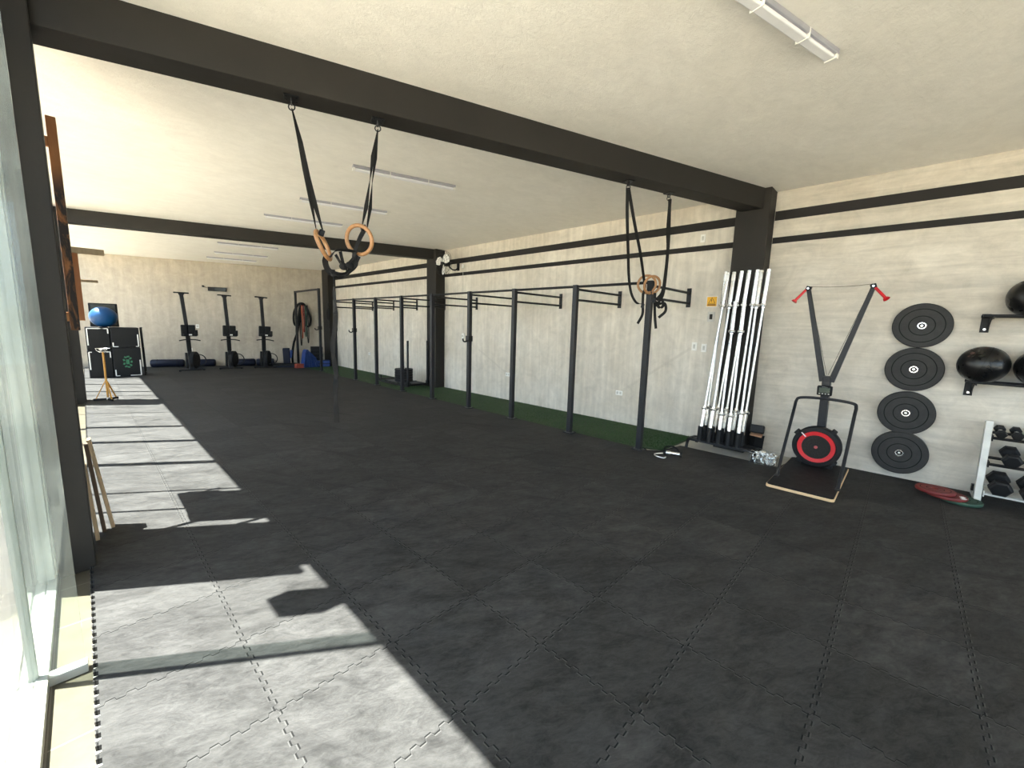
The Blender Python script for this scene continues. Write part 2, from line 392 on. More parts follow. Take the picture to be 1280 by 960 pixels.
def spline(pts, n=8):
    P = [Vector(p) for p in pts]; P = [P[0] * 2 - P[1]] + P + [P[-1] * 2 - P[-2]]; out = []
    for i in range(1, len(P) - 2):
        a, b, c, d = P[i - 1], P[i], P[i + 1], P[i + 2]
        for k in range(n):
            t = k / n
            out.append(0.5 * ((2 * b) + (-a + c) * t + (2 * a - 5 * b + 4 * c - d) * t * t + (-a + 3 * b - 3 * c + d) * t ** 3))
    out.append(P[-2]); return out
def rrect(w, h, r, n=6):
    pts = []
    for cx, cy, a0 in ((w / 2 - r, h / 2 - r, 0), (-w / 2 + r, h / 2 - r, PI / 2), (-w / 2 + r, -h / 2 + r, PI), (w / 2 - r, -h / 2 + r, 1.5 * PI)):
        for k in range(n + 1):
            a = a0 + PI / 2 * k / n; pts.append((cx + r * math.cos(a), cy + r * math.sin(a)))
    return pts
def text_mesh(body, size, depth, name, m, parent, loc, rot):
    cu = bpy.data.curves.new('t', 'FONT'); cu.body = body; cu.size = size; cu.extrude = depth; cu.align_x = 'CENTER'; cu.align_y = 'CENTER'
    o = bpy.data.objects.new('t', cu); COL.objects.link(o); dg = bpy.context.evaluated_depsgraph_get()
    me = bpy.data.meshes.new_from_object(o.evaluated_get(dg)); bpy.data.objects.remove(o)
    q = bpy.data.objects.new(name, me); COL.objects.link(q); me.materials.clear(); me.materials.append(m)
    if parent: q.parent = parent
    q.location = loc; q.rotation_euler = rot; return q

# ---------------------------------------------------------------- the room
XR, XL, ZC, ZB = 5.6, -0.675, 3.22, 2.985
K = -0.345                                   # beams and end walls run skewed across the room
YS = -6.9                                    # end wall behind the camera at x = XR
def yb(x): return 13.1 - 0.36 * (x - XR)     # back wall line
def yf(x): return YS + K * (x - XR)
def slab_poly(x0, x1, z0, z1):
    return MB().poly([(x0, yf(x0), z0), (x1, yf(x1), z0), (x1, yb(x1), z0), (x0, yb(x0), z0)], (0, 0, 1), z1 - z0)

# mat floor, cut away where the cement shows at the wall, with its toothed edge at the window
pts = []
y = yf(-0.485)
ymax = yb(-0.485)
left = []
yy = ymax
while yy > y + 0.07:
    left += [(-0.482, yy), (-0.482, yy - 0.032), (-0.498, yy - 0.034), (-0.498, yy - 0.058)]
    yy -= 0.0625
left.append((-0.482, y))
outline = left + [(XR, yf(XR)), (XR, -0.78), (4.985, -0.70), (4.985, 0.42), (4.55, 0.50), (4.45, 0.62), (4.45, 12.75), (5.0, yb(5.0))]
import mathutils.geometry as mg
def prism2d(outline, z0, z1):
    mb = MB(); P3 = [Vector((a, b, z1)) for a, b in outline]
    tris = mg.tessellate_polygon([P3]); n = len(P3)
    vs = P3 + [Vector((a, b, z0)) for a, b in outline]
    fs = []
    for t in tris:
        a, b, c = (vs[i] for i in t)
        fs.append(tuple(t) if (b - a).cross(c - a).z > 0 else tuple(reversed(t)))
    area = sum(outline[i][0] * outline[(i + 1) % n][1] - outline[(i + 1) % n][0] * outline[i][1] for i in range(n))
    for i in range(n):
        j = (i + 1) % n
        fs.append((n + i, n + j, j, i) if area > 0 else (i, j, n + j, n + i))
    return mb.add(vs, fs)
o = struct(prism2d(outline, -0.02, 0.0).build('floor', FLOOR))
o2 = struct(slab_poly(-0.60, XR, -0.22, -0.0205).build('floor_slab', SLAB))
o3 = struct(MB().poly([(-0.78, yf(-0.7), -0.0195), (-0.499, yf(-0.5), -0.0195), (-0.499, yb(-0.5), -0.0195), (-0.78, yb(-0.7), -0.0195)], (0, 0, -1), 0.001).build('floor_tile_strip', PATIO))
struct(slab_poly(XL, XR + 0.2, ZC, ZC + 0.25).build('ceiling', CEIL))
struct(MB().poly([(XR, yf(XR), -0.22), (XR + 0.2, yf(XR), -0.22), (XR + 0.2, yb(XR), -0.22), (XR, yb(XR), -0.22)], (0, 0, 1), 3.6).build('wall_right', WALL))
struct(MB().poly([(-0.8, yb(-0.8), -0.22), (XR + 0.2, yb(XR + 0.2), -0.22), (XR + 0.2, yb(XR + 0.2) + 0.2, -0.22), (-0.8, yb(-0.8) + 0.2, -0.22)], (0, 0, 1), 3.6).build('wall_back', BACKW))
AFr = math.atan(K)
wf = bpy.data.objects.new('window_5', None); COL.objects.link(wf); wf.location = (-0.62, yf(-0.62), 0); wf.rotation_euler = (0, 0, AFr); struct(wf)  # unseen end behind the camera, glazed to let more daylight in
LF = (XR + 0.62) / math.cos(AFr); ff = MB()
ff.bb(0, LF, -0.08, -0.02, -0.018, 0.05); ff.bb(0, LF, -0.08, -0.02, ZC - 0.06, ZC)
for q in range(6): ff.bb(q * (LF - 0.05) / 5, q * (LF - 0.05) / 5 + 0.05, -0.08, -0.02, 0.05, ZC - 0.06)
FRONTGLASS = True
# painted bands on the long wall
for i, (z0, z1) in enumerate(((2.880, 2.990), (2.608, 2.680))):
    for j, (a, b) in enumerate(((-6.5, -0.25), (0.12, 6.43), (6.80, 12.8))):
        struct(MB().bb(XR - 0.004, XR + 0.001, a, b, z0, z1).build('trim_%d' % (i * 3 + j + 1), STRIPE))
struct(MB().poly([(XL, yf(XL) - 2.2, ZC), (XR + 0.2, yf(XR) - 2.2, ZC), (XR + 0.2, yf(XR), ZC), (XL, yf(XL), ZC)], (0, 0, 1), 0.2).build('sky_block_slab', CEIL))  # unseen slab added past the end glazing to block high sky light
# beams, columns
def ybeam(x, y0): return y0 + K * (x - 5.257)
for i, (y0, zb) in enumerate(((-0.140, ZB), (6.55, 3.0), (-6.70, ZB))):
    x0, x1, w = -0.5, 5.40, 0.235
    mb = MB().poly([(x0, ybeam(x0, y0), zb), (x1, ybeam(x1, y0), zb), (x1, ybeam(x1, y0) + w, zb), (x0, ybeam(x0, y0) + w, zb)], (0, 0, 1), ZC + 0.01 - zb)
    struct(mb.build('ceiling_beam', DARK, bevel=0.004))
for a, b in ((-0.245, 0.125), (6.430, 6.800), (12.50, 12.98)):
    struct(MB().bb(5.345, XR + 0.01, a, b, -0.02, ZC).build('column', DARK, bevel=0.005))
for a, b in ((1.80, 2.03), (8.52, 8.86), (-4.95, -4.72)):
    struct(MB().bb(-0.76, -0.470, a, b, -0.02, ZC).build('column', DARK, bevel=0.005))
# dark pier strips next to the first column, leaving two slits of light
struct(MB().bb(-0.70, -0.64, 2.03, 2.325, -0.02, ZC).build('column_pier', DARK))
struct(MB().bb(-0.70, -0.64, 2.347, 2.462, -0.02, ZC).build('column_pier', DARK))

# glazed side
def glazing(idx, y0, y1, posts, thin, jamb0=True, jamb1=True):
    wroot = bpy.data.objects.new('window_%d' % idx, None); COL.objects.link(wroot); wroot.location = (-0.66, y0, 0); struct(wroot)
    L = y1 - y0
    f = MB()
    f.bb(0.00, 0.036, 0, L, -0.018, 0.028); f.bb(-0.05, -0.082, 0, L, -0.018, 0.028)     # double floor track
    f.bb(-0.082, 0.0, 0, L, -0.018, 0.006)
    f.bb(-0.015, 0.036, 0, L, ZC - 0.025, ZC)
    if jamb0: f.bb(-0.085, 0.05, 0, 0.06, 0, ZC - 0.025)
    if jamb1:
        f.bb(-0.085, 0.036, L - 0.05, L, 0, ZC - 0.025); f.bb(-0.02, 0.028, L - 0.09, L - 0.05, 0, ZC - 0.025); f.bb(-0.085, -0.05, L - 0.16, L - 0.05, 0, ZC - 0.025)
    for p in posts: f.bb(-0.05, 0.02, p - y0 - 0.035, p - y0 + 0.035, 0, ZC - 0.025)
    for p in thin: f.bb(-0.02, 0.01, p - y0 - 0.008, p - y0 + 0.008, 0, ZC - 0.025)
    f.build('window_frame', ALU, wroot, bevel=0.003)
    cuts = sorted([y0] + list(posts) + list(thin) + [y1])
    for a, b in zip(cuts, cuts[1:]):
        MB().bb(-0.012, -0.004, a - y0 + 0.002, b - y0 - 0.002, 0.0, ZC - 0.001).build('pane', GLASS, wroot)
    return wroot
ff.build('window_frame', ALU, wf, bevel=0.003)
for q in range(5): MB().bb(q * (LF - 0.05) / 5 + 0.05, (q + 1) * (LF - 0.05) / 5, -0.054, -0.046, 0.05, ZC - 0.06).build('pane', GLASS, wf)
w1 = glazing(1, -4.70, 1.80, (-3.1,), (-1.45, 0.81), True, True)
fin = MB().bb(-0.02, 0.144, 0, 0.010, 0.02, ZC).build('glass_fin', FING, w1, loc=(0, 0.80 + 4.70, 0))
MB().bb(-0.02, 0.150, -0.02, 0.03, -0.018, 0.022).build('fin_shoe', ALU, w1, bevel=0.003, loc=(0, 0.80 + 4.70, 0))
glazing(2, 2.47, 8.52, (4.33, 5.40, 6.35), (2.88, 3.36, 7.52), False, True)
glazing(3, 8.86, yb(-0.66), (10.1, 11.35, 12.6), (9.5,), True, True)
glazing(4, yf(-0.66), -4.95, (-6.0,), (), True, True)

# outside: patio, low wall, hedge
PAVE2 = tile_mat('pale front paving', (0.29, 0.245, 0.18), (0.33, 0.28, 0.21), (0.62, 0.41), (0.3, 0.28, 0.24))  # unseen end paving, kept pale to bounce sunlight indoors
PAVE = tile_mat('outdoor paving', (0.062, 0.052, 0.038), (0.082, 0.07, 0.052), (0.62, 0.41), (0.12, 0.11, 0.10))
struct(MB().bb(-3.2, -0.742, -16, 34, -0.25, -0.03).build('patio', PAVE))
struct(MB().poly([(-0.74, -16, -0.25), (9, -16, -0.25), (9, yf(9) - 0.12, -0.25), (-0.74, yf(-0.74) - 0.12, -0.25)], (0, 0, 1), 0.22).build('front_patio', PAVE2))
struct(MB().bb(-40, -3.2, -30, 60, -0.3, -0.06).build('yard_ground', mat('pale gravel', (0.37, 0.31, 0.23), 0.95, 0, 0.2, 2, 0.4, 30)))  # yard made pale so its bounced sun reaches deep under the ceiling
struct(MB().bb(-18.4, -18.15, -24, 42, -0.3, 1.1).build('boundary_wall', CREAMW))
struct(MB().bb(-18.2, 8, yb(-3) + 9.5, yb(-3) + 9.7, -0.3, 2.0).build('boundary_wall_end', CREAMW))
hed = MB()
rs = random.Random(3)
for i in range(3800):
    u = rs.uniform(-22, 40); r = 0.75 * math.sqrt(rs.random()); t = rs.uniform(0, 2 * PI)
    c = Vector((-19.5 + r * math.cos(t) * 1.1, u, 1.35 + 0.85 * r / 0.55 * math.sin(t) + 0.15 * math.sin(u * 1.7)))
    q = Euler((rs.uniform(0, 6), rs.uniform(0, 6), rs.uniform(0, 6))).to_matrix(); s_ = rs.uniform(0.06, 0.14)
    hed.add([c + q @ Vector(k) * s_ for k in ((-1, 0, 0), (0, -.5, .1), (1, 0, 0), (0, .5, .1))], [(0, 1, 2, 3)])
h = hed.build('hedge', LEAF); tag(h, 'long green hedge growing outside behind the boundary wall', 'hedge')

# stand-in box high on the window frame, added out of view to shadow the mats
sp = thing('shadow_stand_in', 'black stand-in box outside on the window head, added to cast a notch shadow', 'stand-in', (-0.72, 1.20, 2.68))
MB().bb(-0.06, 0.06, 0, 0.20, 0, 0.50).build('stand_in_box', BLK, sp, bevel=0.008)
MB().bb(-0.02, 0.02, 0.08, 0.12, 0.50, 0.545).build('mounting_bracket', STEEL, sp)
for z_, r_ in ((0.16, 0.07), (0.36, 0.045)):
    MB().lathe((-0.061, 0.10, z_), (-1, 0, 0), [(0.001, 0.004), (r_ * 0.6, 0.0), (r_, 0.006), (r_ + 0.008, 0.0)], 20).build('stand_in_disc', RUB, sp)

# ---------------------------------------------------------------- turf strip
TL = MB().poly([(4.60, 0.50, 0), (5.585, 0.46, 0), (5.585, 12.45, 0), (5.34, 12.49, 0), (4.47, 12.75, 0), (4.47, 0.85, 0)], (0, 0, 1), 0.008)
tf = TL.build('turf_strip', TURF, loc=(0, 0, -0.012)); tag(tf, 'green artificial turf lane laid along the cement wall', 'turf')
gb = MB(); rs = random.Random(5)
for i in range(26000):
    yy = 0.5 + 11.9 * (rs.random() ** 1.7); xx = rs.uniform(4.48, 5.58)
    if yy < 0.85 and xx < 4.6: continue
    a = rs.uniform(0, 2 * PI); hh = rs.uniform(0.008, 0.018); w_ = 0.0035
    dx, dy = math.cos(a) * w_, math.sin(a) * w_
    gb.add([(xx - dx, yy - dy, 0.006), (xx + dx, yy + dy, 0.006), (xx + dy * 2, yy - dx * 2, 0.006 + hh)], [(0, 1, 2)])
g = gb.build('turf_pile', mat('turf blades', (0.020, 0.072, 0.014), 0.7, 0, 0.4, 30), tf); g['kind'] = 'stuff'

# ---------------------------------------------------------------- wall rig
rig = thing('pull_up_rig', 'long black wall-mounted pull-up rig with nine uprights and paired arms', 'rig', (4.4, 0.0, 0.0))
PY = [0.71, 1.80, 2.98, 4.09, 5.27, 6.43, 7.60, 8.75, 9.95]
PXs = [4.385, 4.385, 4.39, 4.40, 4.425, 4.44, 4.45, 4.46, 4.47]
def upright(px_, py_, H, root):
    mb = MB().bb(px_ - 0.032, px_ + 0.032, py_ - 0.032, py_ + 0.032, 0.012, H)
    mb.bb(px_ - 0.06, px_ + 0.06, py_ - 0.075, py_ + 0.075, 0.0, 0.012)
    for sx, sy in ((-.045, -.06), (.045, .06), (-.045, .06), (.045, -.06)): mb.cyl((px_ + sx, py_ + sy, .01), (px_ + sx, py_ + sy, .022), .009, n=6)
    z = 0.45; mb.cur = 1
    while z < H - 0.28:
        mb.cyl((px_ - 0.0335, py_, z), (px_ - 0.030, py_, z), 0.0085, n=10); z += 0.1
    return mb.build('upright', [STEELG, INK], root)
for i, (px_, py_) in enumerate(zip(PXs, PY)):
    upright(px_ - 4.4, py_, 2.10, rig)
    x0 = px_ - 4.4 + 0.03; x1 = XR - 4.4 - 0.012
    for zz in (2.045, 1.90):
        MB().cyl((x0, py_, zz), (x1, py_, zz), 0.0165, n=14).build('pull_up_arm', STEEL, rig)
    MB().bb(x1 - 0.004, XR - 4.4, py_ - 0.03, py_ + 0.03, 1.845, 2.11).build('wall_plate', STEEL, rig, bevel=0.003)
for i in range(len(PY) - 1):
    a, b = PXs[i] - 4.4, PXs[i + 1] - 4.4
    MB().cyl((a, PY[i] + 0.03, 2.078), (b, PY[i + 1] - 0.03, 2.078), 0.0175, n=14).build('pull_up_bar', STEEL, rig)
def jhook(root, x, y_, z):
    mb = MB().bb(x - 0.05, x + 0.042, y_ - 0.045, y_ + 0.045, z, z + 0.10)
    mb.tube(spline([(x - 0.04, y_, z + .01), (x - 0.09, y_, z - .005), (x - 0.135, y_, z + .005), (x - 0.15, y_, z + .05)], 4), 0.014, 8)
    mb.build('j_hook', STEEL, root, bevel=0.003)
jhook(rig, PXs[3] - 4.4, PY[3], 1.22); jhook(rig, PXs[7] - 4.4, PY[7], 1.25); jhook(rig, PXs[8] - 4.4, PY[8], 1.25)

rig2 = thing('storage_rig', 'taller black rig frame at the far end of the turf lane', 'rig', (4.5, 11.1, 0))
upright(0, 0, 2.46, rig2); upright(0.02, 2.0, 2.46, rig2)
MB().beam((0, 0.03, 2.43), (0.02, 1.97, 2.43), 0.05, 0.05).build('crossbar', STEELG, rig2)
jhook(rig2, 0, 0, 1.25)

# small chrome handle and clamp at the foot of the near upright
ch = thing('cable_handle', 'chrome grip handle with black strap lying at foot of the end upright', 'handle', (4.36, 0.50, 0), 0.0)
MB().cyl((0.06, -0.13, 0.035), (0.10, -0.28, 0.035), 0.022).build('grip', CHROME, ch)
for t in (0, 1):
    c = Vector((0.055, -0.115, 0.035)).lerp(Vector((0.105, -0.295, 0.035)), t)
    MB().cyl(c - Vector((0.003, -0.012, 0)), c + Vector((0.003, -0.012, 0)), 0.034).build('end_cap', RUB, ch)
MB().tube(spline([(0.055, -0.115, .035), (0.10, -0.10, .09), (0.14, -0.2, .10), (0.105, -0.295, .035)], 6), 0.009, 8).build('handle_strap', STRAP, ch)
MB().tube(spline([(0.05, -0.1, .02), (-0.03, -0.03, .012), (-0.10, -0.08, .012), (-0.11, -0.17, .012), (-0.05, -0.18, .012)], 6), 0.007, 8).build('carabiner_chain', SHAFT, ch)

# ---------------------------------------------------------------- gymnastic rings
def anchor(x, y_, z, label):
    t = thing('beam_anchor', label, 'anchor', (x, y_, z), math.atan(K), 'ring anchors under the beam')
    MB().bb(-0.045, 0.045, -0.045, 0.045, -0.008, 0).build('anchor_plate', STEEL, t, bevel=0.002)
    for a in (-.03, .03):
        for b in (-.03, .03): MB().cyl((a, b, -0.014), (a, b, -0.008), 0.006, n=6).build('bolt', STEEL, t)
    MB().torus((0, 0, -0.026), (1, 0, 0), 0.018, 0.005, 20, 8).build('eye_ring', STEELG, t)
    MB().torus((0, 0, -0.058), (0.3, 1, 0), 0.020, 0.004, 20, 8).build('carabiner', STEELG, t)
A1, A2, A3, A4 = (0.685, 1.552), (1.220, 1.389), (3.51, 0.60), (4.114, 0.445)
anchor(*A1, ZB, 'square anchor plate nearest the window holding the first ring strap'); anchor(*A2, ZB, 'square anchor plate above the tangled hanging ring strap')
anchor(*A3, ZB, 'beam anchor with two straps looping to the rig upright'); anchor(*A4, ZB, 'beam anchor closest to the barbell column')
def V(*a): return Vector(a)
rg = thing('gymnastic_ring', 'wooden ring hanging edge-on from the beam strap nearest the window', 'gym ring', (0.839, 1.50, 2.05), 0, 'hanging wooden gym rings')
MB().torus((0, 0, 0), V(0.93, -0.10, 0.38).cross(V(0, 0, 1)).normalized() * 0.35 + V(0.86, -0.3, 0.42), 0.102, 0.0145, 48, 14).build('ring', RINGW, rg)
MB().ribbon([V(0.685, 1.552, 2.915) - V(.839, 1.5, 2.05), V(.722, 1.54, 2.72) - V(.839, 1.5, 2.05), V(.745, 1.532, 2.55) - V(.839, 1.5, 2.05), V(.772, 1.52, 2.35) - V(.839, 1.5, 2.05), V(.800, 1.512, 2.145) - V(.839, 1.5, 2.05)], 0.030, 0.003, (1, 0, 0), [-1.1, -.3, .3, -.2, -1.15]).build('strap', STRAP, rg)
MB().ribbon([V(0.690, 1.552, 2.915) - V(.839, 1.5, 2.05), V(.728, 1.54, 2.72) - V(.839, 1.5, 2.05), V(.765, 1.53, 2.5) - V(.839, 1.5, 2.05), V(.805, 1.515, 2.30) - V(.839, 1.5, 2.05), V(.845, 1.505, 2.14) - V(.839, 1.5, 2.05)], 0.030, 0.003, (1, 0, 0), [-1.1, 0, .37, .1, -1.0]).build('strap', STRAP, rg)
MB().box((-0.008, 0, 0.085), (0.034, 0.024, 0.045), (0.1, 0.3, 0)).build('buckle', STEEL, rg, bevel=0.004)
rg2 = thing('gymnastic_ring', 'wooden ring seen open, hanging with a knotted black strap through it', 'gym ring', (1.072, 1.421, 2.116), 0, 'hanging wooden gym rings')
o_ = V(1.072, 1.421, 2.116)
MB().torus((0, 0, 0), (-0.86, -0.55, -0.22), 0.102, 0.0145, 48, 14).build('ring', RINGW, rg2)
for dx, tw in ((-0.010, [-1.1, .2, -1.1, .3, -1.1]), (0.010, [-1.1, -.3, -1.2, -.2, -0.9])):
    MB().ribbon([V(1.218 + dx * .2, 1.385, 2.915) - o_, V(1.188 + dx, 1.39, 2.72) - o_, V(1.163 + dx, 1.395, 2.55) - o_, V(1.138 + dx * 1.6, 1.40, 2.36) - o_, V(1.108 + dx * 2, 1.407, 2.21) - o_], 0.030, 0.003, (1, 0, 0), tw).build('strap', STRAP, rg2)
MB().box(V(1.100, 1.408, 2.205) - o_, (0.04, 0.024, 0.045), (0.1, -0.3, 0)).build('buckle', STEEL, rg2, bevel=0.004)
# slack strap knotted below both rings
ks = thing('suspension_strap', 'tangled black suspension strap joining both rings with a long tail hanging down', 'strap', (0.89, 1.48, 0.74))
o_ = V(0.89, 1.48, 0.74)
def kp(*L): return [V(*p) - o_ for p in L]
MB().ribbon(spline(kp((1.105, 1.41, 2.19), (1.07, 1.425, 2.11), (1.035, 1.435, 2.00), (1.045, 1.432, 1.93), (0.99, 1.45, 1.875), (0.93, 1.47, 1.852), (0.87, 1.49, 1.875), (0.848, 1.497, 1.935), (0.862, 1.492, 1.985)), 6), 0.042, 0.004, (0.6, -1, 0.2), 1.2).build('strap_loop', STRAP, ks)
MB().ribbon(spline(kp((0.875, 1.487, 1.965), (0.915, 1.475, 2.02), (0.97, 1.455, 2.035), (1.03, 1.435, 2.03), (1.055, 1.427, 2.02)), 6), 0.036, 0.004, (0.3, -1, 0.6), 0.5).build('strap_loop', STRAP, ks)
MB().ribbon(spline(kp((0.945, 1.462, 2.02), (0.955, 1.46, 1.97), (0.97, 1.455, 1.925), (1.01, 1.44, 1.955), (1.05, 1.427, 2.01)), 6), 0.026, 0.004, (0.5, -1, 0.2), 0.3).build('strap_loop', STRAP, ks)
MB().ribbon(spline(kp((0.915, 1.475, 1.995), (0.935, 1.465, 1.955), (0.96, 1.457, 1.915), (0.985, 1.45, 1.89)), 6), 0.022, 0.004, (0.5, -1, 0.1), 0.3).build('strap_loop', STRAP, ks)
MB().ribbon(spline(kp((1.05, 1.427, 2.0), (1.045, 1.43, 1.93), (1.01, 1.44, 1.88), (0.96, 1.46, 1.845), (0.90, 1.478, 1.84)), 6), 0.034, 0.004, (0.6, -1, 0.2), 0.6).build('strap_loop', STRAP, ks)
MB().sphere(V(0.965, 1.458, 1.915) - o_, 0.030, 14, 10, (1.1, 0.8, 0.9)).build('knot', STRAP, ks)
MB().sphere(V(1.005, 1.442, 1.925) - o_, 0.026, 14, 10, (1.3, 0.8, 1.1)).build('knot', STRAP, ks)
MB().ribbon(spline(kp((0.87, 1.49, 1.87), (0.92, 1.472, 1.838), (0.98, 1.452, 1.862), (1.03, 1.436, 1.93), (1.062, 1.425, 2.0)), 6), 0.040, 0.005, (0.6, -1, 0.2), 0.4).build('strap_loop', STRAP, ks)
MB().sphere(V(0.905, 1.475, 1.85) - o_, 0.022, 14, 10, (1.3, 0.8, 0.8)).build('knot', STRAP, ks)
MB().ribbon(spline(kp((0.900, 1.478, 1.85), (0.897, 1.48, 1.72), (0.905, 1.48, 1.60), (0.893, 1.48, 1.45), (0.876, 1.486, 1.33), (0.886, 1.483, 1.20), (0.893, 1.482, 1.10), (0.884, 1.483, 0.98), (0.887, 1.483, 0.745)), 5), 0.036, 0.004, (0.72, -0.68, 0), [1.35 - 1.2 * min(1, i / 14) + 0.25 * math.sin(i * 0.9) for i in range(41)]).build('strap_tail', STRAP, ks)

def ring_set(name, label, o_, ring_axis, strands, extra):
    t = thing(name, label, 'gym ring', tuple(o_), 0, 'gym rings hooked over the rig')
    MB().torus((0, 0, 0), ring_axis, 0.102, 0.0145, 48, 14).build('ring', RINGW, t)
    for s_ in strands: MB().ribbon(spline([V(*p) - o_ for p in s_], 7), 0.032, 0.003, (0.5, -1, 0), 0.5).build('strap', STRAP, t)
    MB().box(V(*extra) - o_, (0.03, 0.035, 0.05), (0.2, 0, 0.3)).build('buckle', STEEL, t, bevel=0.004)
ring_set('gymnastic_ring', 'wooden ring looped on the end upright, strap coming from the anchor on its window side', V(4.335, 0.735, 2.055), (0.9, 0.45, 0.1),
         [((3.505, 0.605, 2.92), (3.62, 0.655, 2.70), (3.85, 0.745, 2.38), (4.1, 0.852, 2.134), (4.22, 0.872, 1.95), (4.29, 0.835, 1.84), (4.335, 0.775, 1.822)),
          ((3.515, 0.600, 2.92), (3.70, 0.603, 2.60), (3.95, 0.65, 2.36), (4.25, 0.735, 2.11), (4.30, 0.74, 2.02), (4.315, 0.765, 1.93)),
          ((4.325, 0.77, 1.95), (4.33, 0.768, 1.83), (4.33, 0.762, 1.70), (4.33, 0.817, 1.585))], (4.325, 0.765, 1.80))
ring_set('gymnastic_ring', 'wooden ring behind it on the end upright, strap from the anchor next to the column', V(4.350, 0.675, 2.045), (0.6, 0.9, 0.25),
         [((4.112, 0.432, 2.92), (4.08, 0.40, 2.6), (4.06, 0.385, 2.4), (4.2, 0.451, 2.12), (4.28, 0.50, 1.93), (4.33, 0.57, 1.84), (4.35, 0.63, 1.82)),
          ((4.118, 0.430, 2.92), (4.115, 0.43, 2.6), (4.10, 0.405, 2.4), (4.21, 0.46, 2.15), (4.30, 0.52, 1.96), (4.35, 0.60, 1.88)),
          ((4.345, 0.63, 1.95), (4.35, 0.625, 1.80), (4.355, 0.61, 1.65), (4.36, 0.592, 1.53)),
          ((4.35, 0.62, 1.85), (4.36, 0.57, 1.78), (4.37, 0.53, 1.80), (4.36, 0.55, 1.88), (4.35, 0.61, 1.87)),
          ((4.35, 0.62, 1.80), (4.37, 0.52, 1.83), (4.38, 0.50, 1.74), (4.36, 0.57, 1.66))], (4.345, 0.64, 1.86))

# ---------------------------------------------------------------- ceiling lights
def lamp(x, y_, label):
    t = thing('ceiling_light', label, 'ceiling light', (x, y_, ZC), math.atan2(-0.335, 1.13), 'slim batten lights on the ceiling')
    MB().bb(-0.60, 0.60, -0.036, 0.036, -0.030, 0.0).build('housing', FIX, t, bevel=0.004)
    MB().bb(-0.575, 0.575, -0.026, 0.030, -0.052, -0.030).build('diffuser', LED, t, bevel=0.009, seg=3)
    for s_ in (-1, 1): MB().bb(s_ * 0.588 - 0.013, s_ * 0.588 + 0.013, -0.034, 0.034, -0.054, -0.028).build('end_cap', WHITE, t, bevel=0.004)
    for u in (-0.20, 0.25): MB().bb(u, u + 0.006, -0.038, 0.038, -0.0555, 0.0).build('cable_tie', WHITE, t)
    MB().tube([(0.60, 0, -0.01), (0.64, 0.01, -0.004), (0.67, 0.0, 0.0)], 0.003, 6).build('cord', WHITE, t)
lamp(2.33, -0.90, 'slim batten light on the near ceiling bay above the camera side')
lamp(2.37, 2.85, 'first slim batten light beyond the big beam'); lamp(2.43, 4.62, 'second batten light beyond the big beam')
lamp(2.37, 6.06, 'batten light just before the far beam'); lamp(2.43, 9.75, 'batten light just past the far beam')
lamp(2.68, 11.45, 'middle batten light of the far ceiling bay'); lamp(2.74, 12.75, 'batten light nearest the back wall')

# ---------------------------------------------------------------- barbells and holder
bh = thing('barbell_holder', 'black steel barbell holder with ten tubes at column foot', 'barbell holder', (5.05, 0.0, -0.02))
fr = MB(); fr.bb(-0.02, 0.02, -0.45, 0.34, 0.105, 0.130); fr.bb(0.06, 0.25, -0.43, 0.32, 0.100, 0.125); fr.bb(-0.02, 0.22, -0.43, 0.32, 0.112, 0.118)
fr.build('base_plate', STEELG, bh, bevel=0.003)
for yy in (0.33, -0.44):
    MB().ribbon(spline([(-0.10, yy + 0.0, 0.022), (-0.085, yy, 0.07), (-0.05, yy, 0.115), (0.0, yy, 0.135), (0.15, yy, 0.13), (0.25, yy, 0.11), (0.265, yy, 0.022)], 5), 0.035, 0.010, (0, 1, 0)).build('leg', STEEL, bh)
fy = [0.215, 0.10, -0.015, -0.125, -0.235]; by = [0.195, 0.085, -0.022, -0.135, -0.245]
tubes = [(5.065, q) for q in fy] + [(5.19, q) for q in by]
for (tx, ty) in tubes:
    MB().lathe((tx - 5.05, ty, 0.12), (0.06, 0, 1), [(0.002, 0.0), (0.0295, 0.0), (0.0295, 0.19), (0.0265, 0.19), (0.0265, 0.01)], 20).build('holder_tube', RUB, bh)
def barbell(L, sl, base, top, label):
    b0 = V(*base); d = (V(*top) - b0).normalized()
    t = bpy.data.objects.new('barbell', None); COL.objects.link(t); t.location = b0
    t.rotation_euler = d.to_track_quat('Z', 'Y').to_euler(); tag(t, label, 'barbell', 'barbells standing in the holder')
    MB().cyl((0, 0, sl + 0.01), (0, 0, L - sl - 0.01), 0.0142, n=16).build('shaft', SHAFT, t)
    for z0, s_ in ((0, 1), (L, -1)):
        MB().lathe((0, 0, z0), (0, 0, s_), [(0.001, 0), (0.022, 0), (0.025, 0.003), (0.025, sl - 0.01), (0.001, sl - 0.01)], 20).build('sleeve', CHROME, t)
        c0 = z0 + s_ * (sl - 0.01)
        MB().lathe((0, 0, c0), (0, 0, s_), [(0.001, 0), (0.036, 0), (0.039, 0.004), (0.039, 0.022), (0.034, 0.028), (0.022, 0.032), (0.022, 0.05), (0.001, 0.05)], 24).build('collar', CHROME, t)
    return t
tops = [0.135, 0.063, None, None, -0.231, 0.160, -0.022, -0.105, -0.195, -0.313]
pl_ = ['first from the turf', 'second from the turf', 'third from the turf, a shorter bar', 'fourth from the turf, a shorter bar', 'last, next to the basket']
